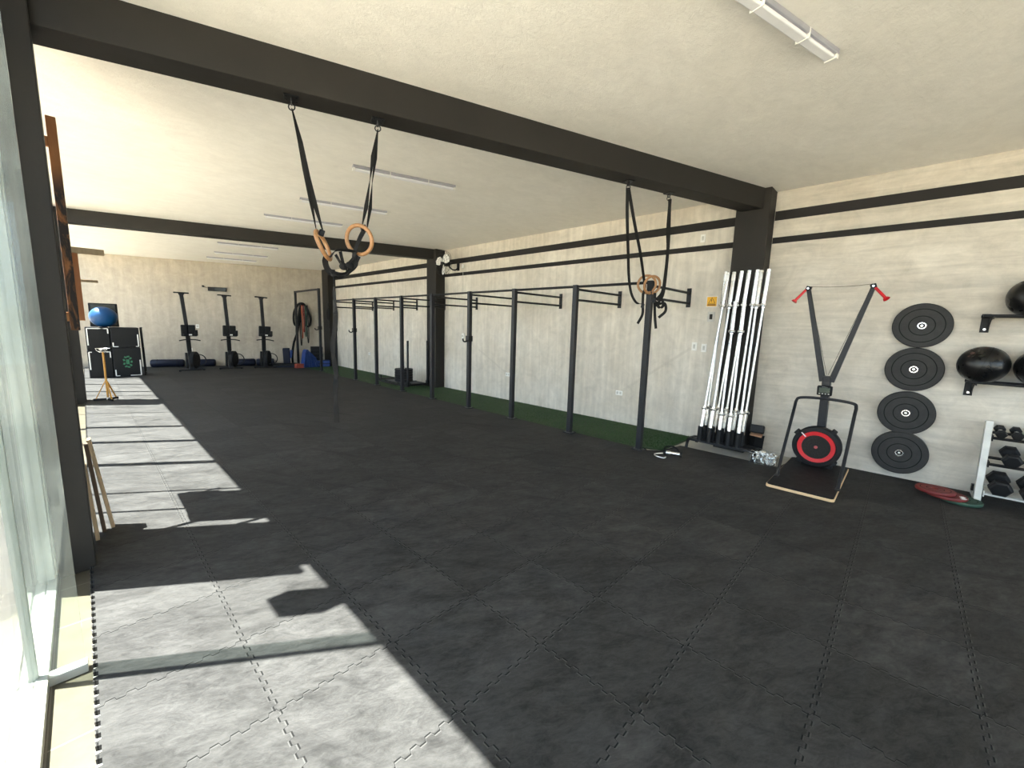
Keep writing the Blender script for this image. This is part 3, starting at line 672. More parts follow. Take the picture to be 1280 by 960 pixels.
for i, (tx, ty) in enumerate(tubes):
    row = 'front' if i < 5 else 'rear'; wh = pl_[i % 5].replace(', a shorter bar', '' if i >= 5 else ', a shorter bar')
    short = i in (2, 3)
    if short: tp = (5.265, (0.003, -0.098)[i - 2], 1.90)
    else: tp = (5.315, tops[i], 2.26)
    barbell(1.80 if short else 2.17, 0.37 if short else 0.42, (tx, ty, 0.105 + (0 if not short else 0.0)), tp, 'chrome barbell in the %s tubes of the holder, %s' % (row, wh))
# bin and basket of spring clips
bn = thing('waste_bin', 'small black bin with folded lid beside the barbell column', 'bin', (5.42, -0.36, -0.02))
MB().lathe((0, 0, 0), (0, 0, 1), [(0.001, 0), (0.07, 0), (0.085, 0.24), (0.088, 0.24), (0.088, 0.25), (0.08, 0.25)], 4, False).build('bin_body', BLK, bn)
MB().box((-0.02, 0, 0.33), (0.12, 0.15, 0.10), (0.0, 0.25, 0.1)).build('bin_lid', BLK, bn, bevel=0.01)
MB().box((-0.03, 0.0, 0.262), (0.13, 0.13, 0.012), (0.1, -0.15, 0.1)).build('cardboard_insert', mat('cardboard', (0.45, 0.25, 0.15), 0.8), bn)
bk = thing('clip_basket', 'clear plastic basket full of chrome barbell clips on the floor', 'basket', (5.03, -0.55, 0.0))
bm = MB(); w_, d_, h_ = 0.115, 0.14, 0.12
for a, b, c, d in ((-w_, w_, -d_, -d_ + .004), (-w_, w_, d_ - .004, d_), (-w_, -w_ + .004, -d_, d_), (w_ - .004, w_, -d_, d_)): bm.bb(a, b, c, d, 0.0, h_)
bm.bb(-w_, w_, -d_, d_, 0.0, 0.004); bm.build('basket_body', CLEAR, bk)
MB().tube([(-w_, -d_, h_), (w_, -d_, h_), (w_, d_, h_), (-w_, d_, h_)], 0.005, 8, True).build('basket_rim', CLEAR, bk)
def clip_mesh():
    mb = MB(); pts = []
    for i in range(49):
        a = 2 * PI * i / 16; pts.append((0.026 * math.cos(a), 0.026 * math.sin(a), -0.012 + 0.024 * i / 48))
    mb.tube(pts, 0.0036, 6)
    mb.tube([(0.026, 0, -0.012), (0.05, 0.006, -0.014), (0.062, 0.0, -0.014)], 0.0034, 6); mb.tube([(0.026, 0, 0.012), (0.048, 0.02, 0.014), (0.06, 0.026, 0.014)], 0.0034, 6)
    return mb
clip = clip_mesh().build('spring_clip', CHROME); tag(clip, 'chrome spring clip piled in the clear basket', 'barbell clip', 'spring clips in the basket')
rs = random.Random(11)
for i in range(34):
    c = clip if i == 0 else clip.copy()
    if i: COL.objects.link(c)
    lay = i // 9
    c.location = (5.03 + rs.uniform(-0.072, 0.072), -0.55 + rs.uniform(-0.095, 0.095), 0.034 + lay * 0.026)
    c.rotation_euler = (rs.uniform(0, 3), rs.uniform(0, 3), rs.uniform(0, 6))

# ---------------------------------------------------------------- ski trainer
sk = thing('ski_trainer', 'black upright ski training machine with red ringed flywheel against wall', 'exercise machine', (4.80, -1.02, 0))
dk = [(a, b, 0.008) for a, b in rrect(1.26, 0.545, 0.035)]
MB().poly(dk, (0, 0, 1), 0.026).build('deck', PLY, sk, bevel=0.004)
MB().poly([(a * 0.988, b * 0.975, 0.034) for a, b in rrect(1.26, 0.545, 0.035)], (0, 0, 1), 0.008).build('deck_mat', RUB, sk, bevel=0.002)
for a in (-0.5, 0.5):
    for b in (-0.2, 0.2): MB().cyl((a, b, 0), (a, b, 0.010), 0.02).build('foot_pad', RUB, sk)
MB().tube(spline([(-0.27, 0.245, 0.042), (-0.05, 0.249, 0.30), (0.27, 0.252, 0.68), (0.345, 0.252, 0.765), (0.37, 0.225, 0.80), (0.38, 0.10, 0.815), (0.38, -0.10, 0.815), (0.37, -0.245, 0.80), (0.345, -0.272, 0.765), (0.27, -0.272, 0.68), (-0.06, -0.268, 0.30), (-0.30, -0.262, 0.042)], 6), 0.0155, 12).build('support_frame', STEELG, sk)
for a, b in ((-0.27, 0.245), (-0.30, -0.262)):
    MB().bb(a - 0.05, a + 0.03, b - 0.02, b + 0.02, 0.042, 0.050).build('frame_foot', STEELG, sk, bevel=0.002)
MB().beam((0.47, 0.0, 0.04), (0.47, 0.015, 1.06), 0.10, 0.075, (0, 1, 0), 0.125, 0.075).build('mast', STEELG, sk, bevel=0.006)
MB().bb(0.40, 0.58, -0.14, 0.14, 0.04, 0.075).build('mast_base', STEEL, sk, bevel=0.005)
for s_, yt in ((1, 0.288), (-1, -0.262)):
    MB().beam((0.475, 0.015 + s_ * 0.038, 1.00), (0.475, yt, 2.015), 0.060, 0.055, (0, 1, 0), 0.034, 0.04).build('arm', STEELG, sk, bevel=0.004)
    MB().box((0.475, yt, 2.02), (0.06, 0.05, 0.05), (s_ * 0.3, 0, 0)).build('pulley_housing', STEEL, sk, bevel=0.005)
    MB().cyl((0.44, yt, 2.02), (0.425, yt, 2.02), 0.010).build('pulley_bolt', CHROME, sk)
    hd = V(-0.25, s_ * 0.50, -0.72 if s_ > 0 else -0.60).normalized(); h0 = V(0.43, yt + s_ * 0.02, 2.0); h1 = h0 + hd * 0.15
    hm = MB().cyl(h0, h1, 0.0135, n=14).build('handle', RED, sk)
    MB().cyl(h1 - hd * 0.004, h1 + hd * 0.012, 0.024, 0.030, n=14).build('handle_end', RED, hm)
    MB().tube([(0.45, yt - s_ * 0.02, 1.99), (0.45, 0.015 + s_ * 0.006, 1.075)], 0.0022, 6).build('drive_cord', INK, sk)
MB().tube(spline([(0.46, 0.28, 2.040), (0.46, 0.10, 2.028), (0.46, -0.10, 2.030), (0.46, -0.26, 2.045)], 5), 0.0022, 6).build('cross_cord', INK, sk)
for a in (-0.032, 0.032):
    for b in (1.0, 1.035): MB().cyl((0.425, 0.015 + a, b), (0.43, 0.015 + a, b), 0.006, n=8).build('bolt', CHROME, sk)
mn = MB().box((0.385, 0.013, 0.905), (0.045, 0.135, 0.105), (0, -0.2, 0)).build('monitor', BLK, sk, bevel=0.01)
MB().box((0.361, 0.013, 0.912), (0.002, 0.095, 0.055), (0, -0.2, 0)).build('screen', mat('lcd', (0.10, 0.115, 0.09), 0.25), mn)
for k in range(4): MB().box((0.369, 0.055 - 0.027 * k, 0.872), (0.002, 0.014, 0.010), (0, -0.2, 0)).build('button', GREYP, mn)
MB().box((0.357, 0.013, 0.945), (0.002, 0.05, 0.008), (0, -0.2, 0)).build('monitor_badge', WHITE, mn)
fw = MB().lathe((0.41, 0.013, 0.285), (-1, 0, 0), [(0.001, 0.0), (0.20, 0.0), (0.222, 0.02), (0.225, 0.10), (0.212, 0.122), (0.185, 0.128), (0.183, 0.120), (0.001, 0.120)], 72, False).build('flywheel_housing', RUB, sk)
MB().lathe((0.41, 0.013, 0.285), (-1, 0, 0), [(0.130, 0.118), (0.131, 0.129), (0.170, 0.132), (0.173, 0.118)], 72, False).build('red_ring', RED, fw)
MB().lathe((0.41, 0.013, 0.285), (-1, 0, 0), [(0.001, 0.122), (0.129, 0.124), (0.129, 0.121)], 48).build('mesh_grille', INK, fw)
gm = MB()
for k in range(16):
    a = 2 * PI * k / 16; gm.beam((0.281, 0.013 + 0.02 * math.cos(a), 0.285 + 0.02 * math.sin(a)), (0.281, 0.013 + 0.128 * math.cos(a), 0.285 + 0.128 * math.sin(a)), 0.002, 0.002)
for r_ in (0.045, 0.07, 0.098): gm.torus((0.281, 0.013, 0.285), (1, 0, 0), r_, 0.0012, 40, 5)
gm.build('grille_spokes', STEELG, fw)
MB().cyl((0.288, 0.013, 0.285), (0.276, 0.013, 0.285), 0.017).build('hub_badge', mat('red badge', (0.5, 0.1, 0.1), 0.4), fw)
for a in (0.6, 2.2, 3.9, 5.4):
    MB().box((0.345, 0.013 + 0.226 * math.cos(a), 0.285 + 0.226 * math.sin(a)), (0.10, 0.045, 0.05), (a, 0, 0)).build('housing_lug', RUB, fw, bevel=0.006)
MB().box((0.28, 0.135, 0.405), (0.006, 0.012, 0.06), (-0.8, 0, 0)).build('damper_lever', WHITE, fw)

# ---------------------------------------------------------------- bumper plates on the wall
def plate(name, th, m, label, group, loc, axis_x=True, R_=0.225, hub=True):
    t = thing(name, label, 'weight plate', loc, 0, group)
    prof = [(0.026, 0), (0.026, th), (0.040, th + .002), (0.042, th - .001), (0.225 - 0.008, th - .001), (0.225, th - 0.008), (0.225, 0.008), (0.217, 0), (0.026, 0)]
    prof = [(r_ * (R_ / 0.225) if r_ > 0.09 else r_, h_) for r_, h_ in prof]
    ax = (-1, 0, 0) if axis_x else (0, 0, 1)
    mb = MB().lathe((0, 0, 0), ax, prof, 96); mb.cur = 1; k_ = R_ / 0.225
    for g0, g1 in ((0.093, 0.101), (0.164, 0.172)): mb.lathe((0, 0, 0), ax, [(g1 * k_, th - 0.0004), (g0 * k_, th - 0.0004)], 96)
    mb.build('plate_body', [m, GROOVE], t)
    if hub: MB().lathe((0, 0, 0), ax, [(0.0255, 0), (0.0255, th + .003), (0.033, th + .003), (0.036, th - .001)], 32).build('steel_hub', CHROME, t)
    return t
for i, (y_, z_, th, nm) in enumerate(((-1.685, 1.632, 0.05, 'topmost of the four'), (-1.678, 1.182, 0.055, 'second from the top'), (-1.672, 0.722, 0.075, 'third from the top'), (-1.672, 0.292, 0.085, 'lowest, just above the floor'))):
    plate('bumper_plate', th, RUBP, 'black bumper plate on wall peg, ' + nm, 'bumper plates on the wall', (XR - 0.012, y_, z_))
    pg = thing('wall_peg', 'steel peg through the wall plate, ' + nm, 'peg', (XR, y_, z_), 0, 'wall pegs for plates')
    MB().bb(-0.008, 0, -0.05, 0.05, -0.05, 0.05).build('peg_flange', STEEL, pg); MB().lathe((0, 0, 0), (-1, 0, 0), [(0.012, 0), (0.012, th + 0.022), (0.010, th + 0.025), (0.001, th + 0.026)], 20).build('peg', SHAFT, pg)
# change plates on floor
plate('change_plate', 0.03, GREENP, 'dark green plate on the floor, mostly under the red plates', 'small plates by dumbbell rack', (5.17, -2.125, 0.001), False, 0.15, False)
mp = plate('change_plate', 0.028, REDP, 'red plate with white mark, between the green one and the top one', 'small plates by dumbbell rack', (5.13, -2.035, 0.032), False, 0.14, False)
plate('change_plate', 0.028, REDP, 'plain red plate on top of the other floor plates', 'small plates by dumbbell rack', (5.12, -1.955, 0.061), False, 0.14, False)
wm = MB()
for k, (a, b) in enumerate(((-.05, 0.0), (-.03, -.008), (-.01, .004), (.012, -.004), (.03, .006))): wm.box((a, b, 0.0), (0.012, 0.03, 0.002), (0, 0, 0.3))
wm.build('white_print', WHITE, mp, loc=(-0.04, -0.100, 0.0285))

# ---------------------------------------------------------------- ball shelves
def shelf(z, ylist, label):
    t = thing('ball_shelf', label, 'shelf', (XR, ylist, z), 0, 'ball shelves on the wall')
    for k, yy in enumerate((0.0, -1.35)):
        b = MB(); b.bb(-0.008, 0, -0.03, 0.03, -0.155, 0.02); b.bb(-0.26, -0.006, -0.028, -0.022, -0.035, 0.0); b.poly([(-0.008, -0.022, -0.15), (-0.008, -0.022, -0.02), (-0.20, -0.022, -0.02)], (0, 1, 0), 0.005)
        br = b.build('bracket', STEEL, t, bevel=0.001, loc=(0, yy, 0))
        MB().cyl((-0.008, 0.0, -0.125), (-0.014, 0, -0.125), 0.010, n=8).build('bolt', CHROME, br)
    MB().cyl((-0.245, 0.04, -0.005), (-0.245, -1.42, -0.005), 0.013).build('front_rail', STEEL, t)
    MB().cyl((-0.075, 0.04, -0.005), (-0.075, -1.42, -0.005), 0.013).build('rear_rail', STEEL, t)
shelf(1.730, -2.115, 'upper black rail shelf on the wall holding one ball'); shelf(1.115, -2.085, 'lower black rail shelf on the wall holding balls')
def ball(loc, label, marks, r=0.172):
    t = thing('medicine_ball', label, 'ball', loc, 0, 'medicine balls on wall shelves')
    MB().sphere((0, 0, 0), r, 36, 24).build('ball_body', BALLM, t)
    for ax in marks:
        MB().torus((0, 0, 0), ax, r * 1.0005, 0.0016, 48, 6).build('seam', STRAP, t)
    return t
RB = 0.172; dz = math.sqrt((RB + 0.013) ** 2 - 0.085 ** 2)
b1 = ball((5.44, -2.135, 1.110 + dz), 'scuffed black medicine ball at the end of the lower shelf', [(1, 0.2, 0.3), (0.1, 1, 0.3)])
b2 = ball((5.44, -2.49, 1.110 + dz), 'black medicine ball with white letter, second on the lower shelf', [(1, 0.4, 0.1)])
b3 = ball((5.44, -2.365, 1.725 + dz), 'black medicine ball alone on the upper shelf', [(0.2, 1, 0.1)])
for k, (ay, az) in enumerate(((0.5, 0.62), (0.02, 0.92), (0.62, 0.45))):
    n_ = V(-math.sqrt(max(0.05, 1 - ay * ay - az * az)), ay, az).normalized()
    MB().lathe(n_ * (RB - 0.0005), n_, [(0.018 - 0.004 * k, 0.0004), (0.008, 0.0012), (0.0005, 0.0014)], 9).build('scuff_mark', mat('faded brown scuff', (0.10, 0.055, 0.045), 0.7, 0, 0.4, 60), b1)
n_ = V(-0.80, 0.35, 0.46).normalized()
text_mesh('N', 0.05, 0.001, 'printed_letter', WHITE, b2, n_ * (RB + 0.0012), n_.to_track_quat('Z', 'Y').to_euler())

# ---------------------------------------------------------------- dumbbell rack
dr = thing('dumbbell_rack', 'light grey three-tier dumbbell rack against the wall', 'rack', (5.40, -2.24, 0))
for k, yy in enumerate((0.0, -1.5)):
    p = MB().beam((-0.10, yy, 0.0), (0.02, yy, 0.755), 0.075, 0.048, (0, 1, 0)).build('upright', LGREY, dr, bevel=0.003)
    MB().bb(-0.15, 0.17, yy - 0.022, yy + 0.022, 0.0, 0.035).build('foot', LGREY, dr, bevel=0.003)
    MB().bb(0.13, 0.17, yy - 0.024, yy + 0.024, 0.035, 0.10).build('rear_stop', STEEL, dr)
TI = [(0.63, 0.075, 0.00), (0.39, 0.10, -0.03), (0.12, 0.13, -0.06)]
for z_, hw, xo in TI:
    for s_ in (-1, 1):
        MB().box((xo + s_ * hw * 0.62, -0.76, z_ + s_ * 0.02), (0.036, 1.46, 0.016), (0, -0.22, 0)).build('tier_rail', STEEL if z_ != 0.12 else LGREY, dr, bevel=0.002)
    MB().bb(xo - hw * 0.7, xo + hw * 0.7, -0.035, -0.027, z_ - 0.05, z_ + 0.005).build('tier_bracket', STEEL if z_ != 0.12 else LGREY, dr)
def hexdumb(label, r_, hl, gap):
    t = thing('dumbbell', label, 'dumbbell', (0, 0, 0), 0, 'hex dumbbells on the rack')
    for s_ in (-1, 1):
        a = s_ * gap / 2
        MB().lathe((a, 0, 0), (s_, 0, 0), [(0.001, 0), (r_ * 0.72, 0), (r_, hl * 0.25), (r_, hl * 0.85), (r_ * 0.78, hl), (0.001, hl)], 6, False).build('head', RUB2, t, bevel=0.003)
    MB().lathe((-gap / 2, 0, 0), (1, 0, 0), [(0.014, 0), (0.014, gap * .2), (0.0175, gap * .5), (0.014, gap * .8), (0.014, gap)], 16).build('handle', CHROME, t)
    return t
ords = ['nearest the grey upright', 'second from the upright', 'third from the upright', 'fourth from the upright', 'fifth from the upright', 'sixth from the upright']
for ti, (z_, hw, xo) in enumerate(TI):
    r_, hl, gap, st, y0, n_ = ((0.040, 0.045, 0.085, 0.096, -2.315, 6), (0.066, 0.075, 0.10, 0.165, -2.40, 4), (0.078, 0.085, 0.10, 0.185, -2.36, 4))[ti]
    for k in range(n_):
        lb = '%s black hex dumbbell on the %s tier, %s' % (('small', 'medium', 'large')[ti], ('top', 'middle', 'bottom')[ti], ords[k])
        if k == 0: src = hexdumb(lb, r_, hl, gap); d_ = src
        else: d_ = dup(src, (0, 0, 0), lb)
        d_.location = (5.40 + xo, y0 - st * k, z_ + 0.004 + r_ * 0.95); d_.rotation_euler = (0, -0.22, 0)

# ---------------------------------------------------------------- fan
fn = thing('wall_fan', 'black wall fan with white blades beside the far column', 'fan', (5.22, 5.98, 2.84))
cg = MB()
for xo, r_ in ((-0.055, 0.12), (-0.045, 0.20), (-0.02, 0.265), (0.02, 0.275), (0.05, 0.20)): cg.torus((xo, 0, 0), (1, 0, 0), r_, 0.0028, 44, 6)
for k in range(20):
    a = 2 * PI * k / 20; c_, s_ = math.cos(a), math.sin(a)
    cg.tube([(-0.06, .03 * c_, .03 * s_), (-0.055, .12 * c_, .12 * s_), (-0.045, .2 * c_, .2 * s_), (-0.02, .265 * c_, .265 * s_), (0.02, .275 * c_, .275 * s_), (0.05, .2 * c_, .2 * s_), (0.06, .08 * c_, .08 * s_)], 0.0016, 5)
cg.build('cage', STEEL, fn)
for k in range(3):
    a = 2 * PI * k / 3 + 0.5; m3 = Matrix.Rotation(a, 3, 'X')
    pr = [(-0.02, 0.03, -0.03), (-0.035, 0.08, -0.085), (-0.035, 0.17, -0.11), (-0.03, 0.235, -0.06), (-0.01, 0.245, 0.02), (0.012, 0.19, 0.075), (0.015, 0.10, 0.06), (0.01, 0.04, 0.02)]
    MB().poly([m3 @ V(*q) for q in pr], (1, 0, 0), 0.004).build('blade', WHITE, fn)
MB().cyl((-0.055, 0, 0), (0.0, 0, 0), 0.032).build('hub', BLK, fn)
MB().cyl((0.02, 0, 0), (0.16, 0, 0), 0.062, 0.05).build('motor', BLK, fn)
MB().tube(spline([(0.13, 0, -0.02), (0.22, -0.02, -0.10), (0.30, -0.05, -0.11), (0.37, -0.06, -0.05)], 5), 0.016, 8).build('wall_arm', STEEL, fn)
MB().bb(0.355, 0.38, -0.10, -0.02, -0.12, 0.04).build('wall_bracket', STEEL, fn, bevel=0.004)
MB().bb(0.352, 0.378, -0.26, -0.20, -0.07, 0.01).build('junction_box', WHITE, fn, bevel=0.004)
MB().tube([(0.37, -0.23, -0.07), (0.373, -0.235, -0.6), (0.373, -0.25, -1.2), (0.373, -0.26, -1.53)], 0.004, 6).build('power_cord', GREYP, fn)
rgx = thing('fan_regulator', 'white fan speed control box at the end of the wall cord', 'control', (XR, 5.70, 1.19))
MB().bb(-0.04, 0, -0.035, 0.035, 0, 0.13).build('regulator_box', WHITE, rgx, bevel=0.006)
MB().cyl((-0.04, 0, 0.07), (-0.055, 0, 0.07), 0.018).build('dial', GREYP, rgx)

# ---------------------------------------------------------------- switches, sockets, sign
def wallplate(y_, z_, w_, h_, label, m=WHITE, kind='socket'):
    t = thing('wall_socket' if kind == 'socket' else 'light_switch', label, 'outlet' if kind == 'socket' else 'switch', (XR, y_, z_))
    MB().bb(-0.010, 0, -w_ / 2, w_ / 2, -h_ / 2, h_ / 2).build('cover_plate', m, t, bevel=0.003)
    if kind == 'socket':
        for s_ in (-1, 1): MB().bb(-0.0125, -0.009, s_ * w_ * 0.23 - w_ * .14, s_ * w_ * 0.23 + w_ * .14, -h_ * 0.28, h_ * 0.28).build('socket_face', GREYP, t, bevel=0.001)
    else: MB().bb(-0.0145, -0.009, -w_ * 0.2, w_ * 0.2, -h_ * 0.26, h_ * 0.26).build('rocker', GREYP if m is WHITE else INK, t, bevel=0.002)
wallplate(0.575, 1.298, 0.070, 0.115, 'white switch plate below the sign, the one nearer the turf', WHITE, 'switch')
wallplate(0.443, 1.283, 0.070, 0.115, 'white switch plate below the sign, the one nearer the barbells', WHITE, 'switch')
wallplate(0.587, 2.776, 0.065, 0.105, 'white plate between the two painted wall bands', WHITE, 'switch')
wallplate(0.386, 1.715, 0.095, 0.135, 'grey metal breaker cover directly under the yellow sign', GREYP, 'switch')
wallplate(1.707, 0.479, 0.120, 0.075, 'white socket low on the wall between the two nearest uprights')
wallplate(4.266, 0.523, 0.120, 0.075, 'white socket low on the wall beside the third upright')
wallplate(10.208, 0.561, 0.120, 0.075, 'white socket low on the wall at far end of the turf')
sg = thing('warning_sign', 'yellow square electrical hazard sign on the cement wall', 'sign', (XR, 0.395, 1.920))
MB().bb(-0.004, 0, -0.072, 0.072, -0.072, 0.072).build('sign_border', WHITE, sg, bevel=0.004)
MB().bb(-0.005, -0.003, -0.064, 0.064, -0.064, 0.064).build('sign_face', SIGNY, sg, bevel=0.002)
tr = MB()
P_ = [V(-0.0062, 0, 0.052), V(-0.0062, 0.042, -0.024), V(-0.0062, -0.042, -0.024)]
for i in range(3): tr.beam(P_[i], P_[(i + 1) % 3], 0.002, 0.0055, (1, 0, 0)) if False else tr.cyl(P_[i], P_[(i + 1) % 3], 0.0028, n=6)
tr.poly([(-0.0055, 0.006, 0.03), (-0.0055, -0.004, 0.008), (-0.0055, 0.003, 0.009), (-0.0055, -0.004, -0.014), (-0.0055, 0.010, 0.002), (-0.0055, 0.004, 0.002), (-0.0055, 0.012, 0.026)], (-1, 0, 0), 0.0012)
tr.build('hazard_symbol', INK, sg)
MB().bb(-0.0062, -0.005, -0.052, 0.052, -0.055, -0.034).build('lettering_bar', mat('dark amber ink', (0.22, 0.10, 0.01), 0.6), sg)

# ---------------------------------------------------------------- weight sled on turf
sl = thing('weight_sled', 'black push sled with two upright poles on the green turf', 'sled', (5.04, 7.4, 0.012))
for s_ in (-1, 1):
    MB().tube(spline([(s_ * 0.25, 0.78, 0.10), (s_ * 0.25, 0.70, 0.04), (s_ * 0.25, 0.55, 0.02), (s_ * 0.25, -0.5, 0.02), (s_ * 0.25, -0.68, 0.04), (s_ * 0.25, -0.75, 0.10)], 4), 0.022, 8).build('skid', STEEL, sl)
    MB().bb(s_ * 0.27 - 0.028, s_ * 0.27 + 0.028, -0.70, -0.64, 0.03, 0.14).build('pole_socket', STEEL, sl, bevel=0.003)
    MB().cyl((s_ * 0.27, -0.67, 0.10), (s_ * 0.27, -0.67, 1.10), 0.024).build('push_pole', STEELG, sl)
MB().bb(-0.26, 0.26, -0.55, 0.40, 0.05, 0.07).build('deck_plate', STEELG, sl, bevel=0.003)
for yy in (-0.67, -0.2, 0.4): MB().bb(-0.26, 0.26, yy - 0.025, yy + 0.025, 0.035, 0.08).build('cross_member', STEEL, sl)
MB().cyl((0, -0.05, 0.07), (0, -0.05, 0.52), 0.024).build('loading_pin', SHAFT, sl); MB().cyl((-0.20, 0.72, 0.05), (-0.20, 0.72, 0.17), 0.016).build('tow_post', STEEL, sl)
MB().beam((-0.25, 0.70, 0.06), (0.25, 0.70, 0.06), 0.04, 0.03).build('nose_bar', STEEL, sl)
for k in range(5):
    t = thing('bumper_plate', 'black plate stacked on the sled, %s' % ['bottom of the stack', 'second up', 'third up', 'fourth up', 'top of the stack'][k], 'weight plate', (5.04, 7.35, 0.084 + k * 0.063), 0, 'plates on the sled')
    MB().lathe((0, 0, 0), (0, 0, 1), [(0.026, 0), (0.21, 0), (0.219, 0.008), (0.219, 0.05), (0.21, 0.058), (0.10, 0.055), (0.045, 0.058), (0.026, 0.058), (0.026, 0)], 40).build('plate_body', RUB, t)
    MB().lathe((0, 0, 0), (0, 0, 1), [(0.0255, 0.001), (0.0255, 0.060), (0.034, 0.060)], 20).build('steel_hub', SHAFT, t)

# ---------------------------------------------------------------- rowers standing upright
def rower(label):
    t = thing('rowing_machine', label, 'rowing machine', (0, 0, 0), 0, 'rowing machines stored upright')
    # local: x across, y towards wall, z up
    MB().bb(-0.30, 0.30, -0.02, 0.03, 0.02, 0.055).build('front_foot', STEEL, t, bevel=0.004)
    for s_ in (-1, 1): MB().cyl((s_ * 0.27, 0.0, 0.0), (s_ * 0.27, 0.0, 0.05), 0.026).build('foot_pad', RUB, t)
    MB().beam((0.0, 0.0, 0.04), (-0.015, 0.10, 0.60), 0.12, 0.10, (0, 1, 0), 0.085, 0.08).build('front_leg', STEELG, t, bevel=0.006)
    fl_ = MB().lathe((0.045, 0.12, 0.30), (0.85, -0.5, 0), [(0.001, 0), (0.22, 0), (0.245, 0.02), (0.245, 0.09), (0.22, 0.11), (0.001, 0.11)], 36).build('flywheel_cage', RUB, t)
    MB().torus((0.17, 0.0, 0.30), (0.30, 0.95, 0), 0.165, 0.014, 28, 8).build('cage_rim', STEEL, t)
    MB().bb(-0.125, -0.075, 0.0, 0.09, 0.08, 0.52).build('side_cover', BLK, t, bevel=0.01)
    MB().beam((-0.015, 0.08, 0.55), (-0.03, 0.09, 1.10), 0.10, 0.07, (0, 1, 0)).build('lower_rail', BLK, t, bevel=0.004)
    MB().tube(spline([(-0.24, 0.0, 0.86), (-0.12, -0.01, 0.885), (0, -0.02, 0.89), (0.12, -0.01, 0.885), (0.24, 0.0, 0.86)], 4), 0.015, 8).build('pull_handle', STEEL, t)
    MB().bb(-0.185, -0.03, -0.03, 0.02, 0.98, 1.30).build('footrest', BLK, t, bevel=0.02); MB().bb(-0.02, 0.145, -0.03, 0.02, 0.98, 1.30).build('footrest', BLK, t, bevel=0.02)
    MB().bb(-0.15, 0.17, -0.06, -0.03, 0.98, 1.06).build('seat', BLK, t, bevel=0.015); MB().bb(0.12, 0.19, -0.05, -0.01, 1.0, 1.16).build('monitor', BLK, t, bevel=0.01)
    MB().bb(-0.02, 0.05, -0.063, -0.058, 1.01, 1.045).build('badge', WHITE, t)
    MB().beam((-0.03, 0.05, 1.05), (-0.09, 0.13, 2.15), 0.085, 0.06, (0, 1, 0)).build('monorail', STEELG, t, bevel=0.004)
    MB().poly([(-0.13, 0.11, 2.10), (-0.05, 0.11, 2.10), (-0.02, 0.11, 2.16), (-0.16, 0.11, 2.16)], (0, 1, 0), 0.05).build('rail_gusset', STEEL, t)
    MB().bb(-0.26, 0.08, 0.10, 0.16, 2.16, 2.195).build('rear_foot', STEEL, t, bevel=0.005)
    return t
r1 = rower('upright stored black rowing machine nearest the box stack'); r1.location = (1.64, 12.95, 0); r1.rotation_euler = (0, 0, 0.02)
r2 = dup(r1, (2.575, 12.95, 0), 'upright stored black rowing machine, the middle one below the wall timer', (0, 0.03, 0))
r3 = dup(r1, (3.44, 12.80, 0), 'upright stored black rowing machine nearest the blue mats', (0, 0.055, 0))

# ---------------------------------------------------------------- things along the back wall
def bwp(x, off, z): return (x, yb(x) - off, z)
AW = math.atan(-0.36)
for i, (x0, L, lab) in enumerate(((0.88, 0.80, 'navy rolled mat on the floor nearest the boxes'), (1.68, 0.74, 'navy rolled mat behind the first rowing machine'), (2.88, 0.55, 'navy rolled mat between the second and third rowing machines'), (3.43, 0.5, 'navy rolled mat behind the third rowing machine'))):
    t = thing('rolled_mat', lab, 'rolled mat', bwp(x0 + L / 2, 0.16, 0), AW, 'rolled mats along the back wall')
    MB().lathe((-L / 2, 0, 0.115), (1, 0, 0), [(0.001, 0), (0.09, 0.0), (0.113, 0.03), (0.113, L - 0.03), (0.09, L), (0.001, L)], 28).build('mat_roll', NAVY, t)
    for s_ in (-0.3, 0.3): MB().torus((s_ * L, 0, 0.115), (1, 0, 0), 0.113, 0.006, 28, 6).build('strap', STRAP, t)
tm = thing('wall_timer', 'black digital interval timer high on the back wall', 'timer', bwp(2.60, 0.02, 2.40), AW)
MB().bb(-0.24, 0.24, -0.05, 0.0, -0.06, 0.06).build('timer_case', BLK, tm, bevel=0.006); MB().bb(-0.06, 0.22, -0.052, -0.05, -0.045, 0.045).build('display', SCR, tm)
MB().tube([(-0.24, -0.02, 0.02), (-0.36, -0.01, 0.07)], 0.006, 6).build('cable', INK, tm); MB().bb(-0.385, -0.34, -0.03, 0.02, 0.05, 0.10).build('plug', BLK, tm)
for (x, z, w_, h_, lab) in ((2.06, 1.24, 0.08, 0.12, 'white switch plate on the back wall between rowing machines'), (1.83, 0.52, 0.14, 0.09, 'white socket low on the back wall by first rowing machine')):
    t = thing('wall_socket', lab, 'outlet', bwp(x, 0, z), AW); MB().bb(-w_ / 2, w_ / 2, -0.012, 0, -h_ / 2, h_ / 2).build('cover_plate', WHITE, t, bevel=0.003); MB().bb(-w_ * .3, w_ * .3, -0.015, -0.011, -h_ * .25, h_ * .25).build('socket_face', GREYP, t)

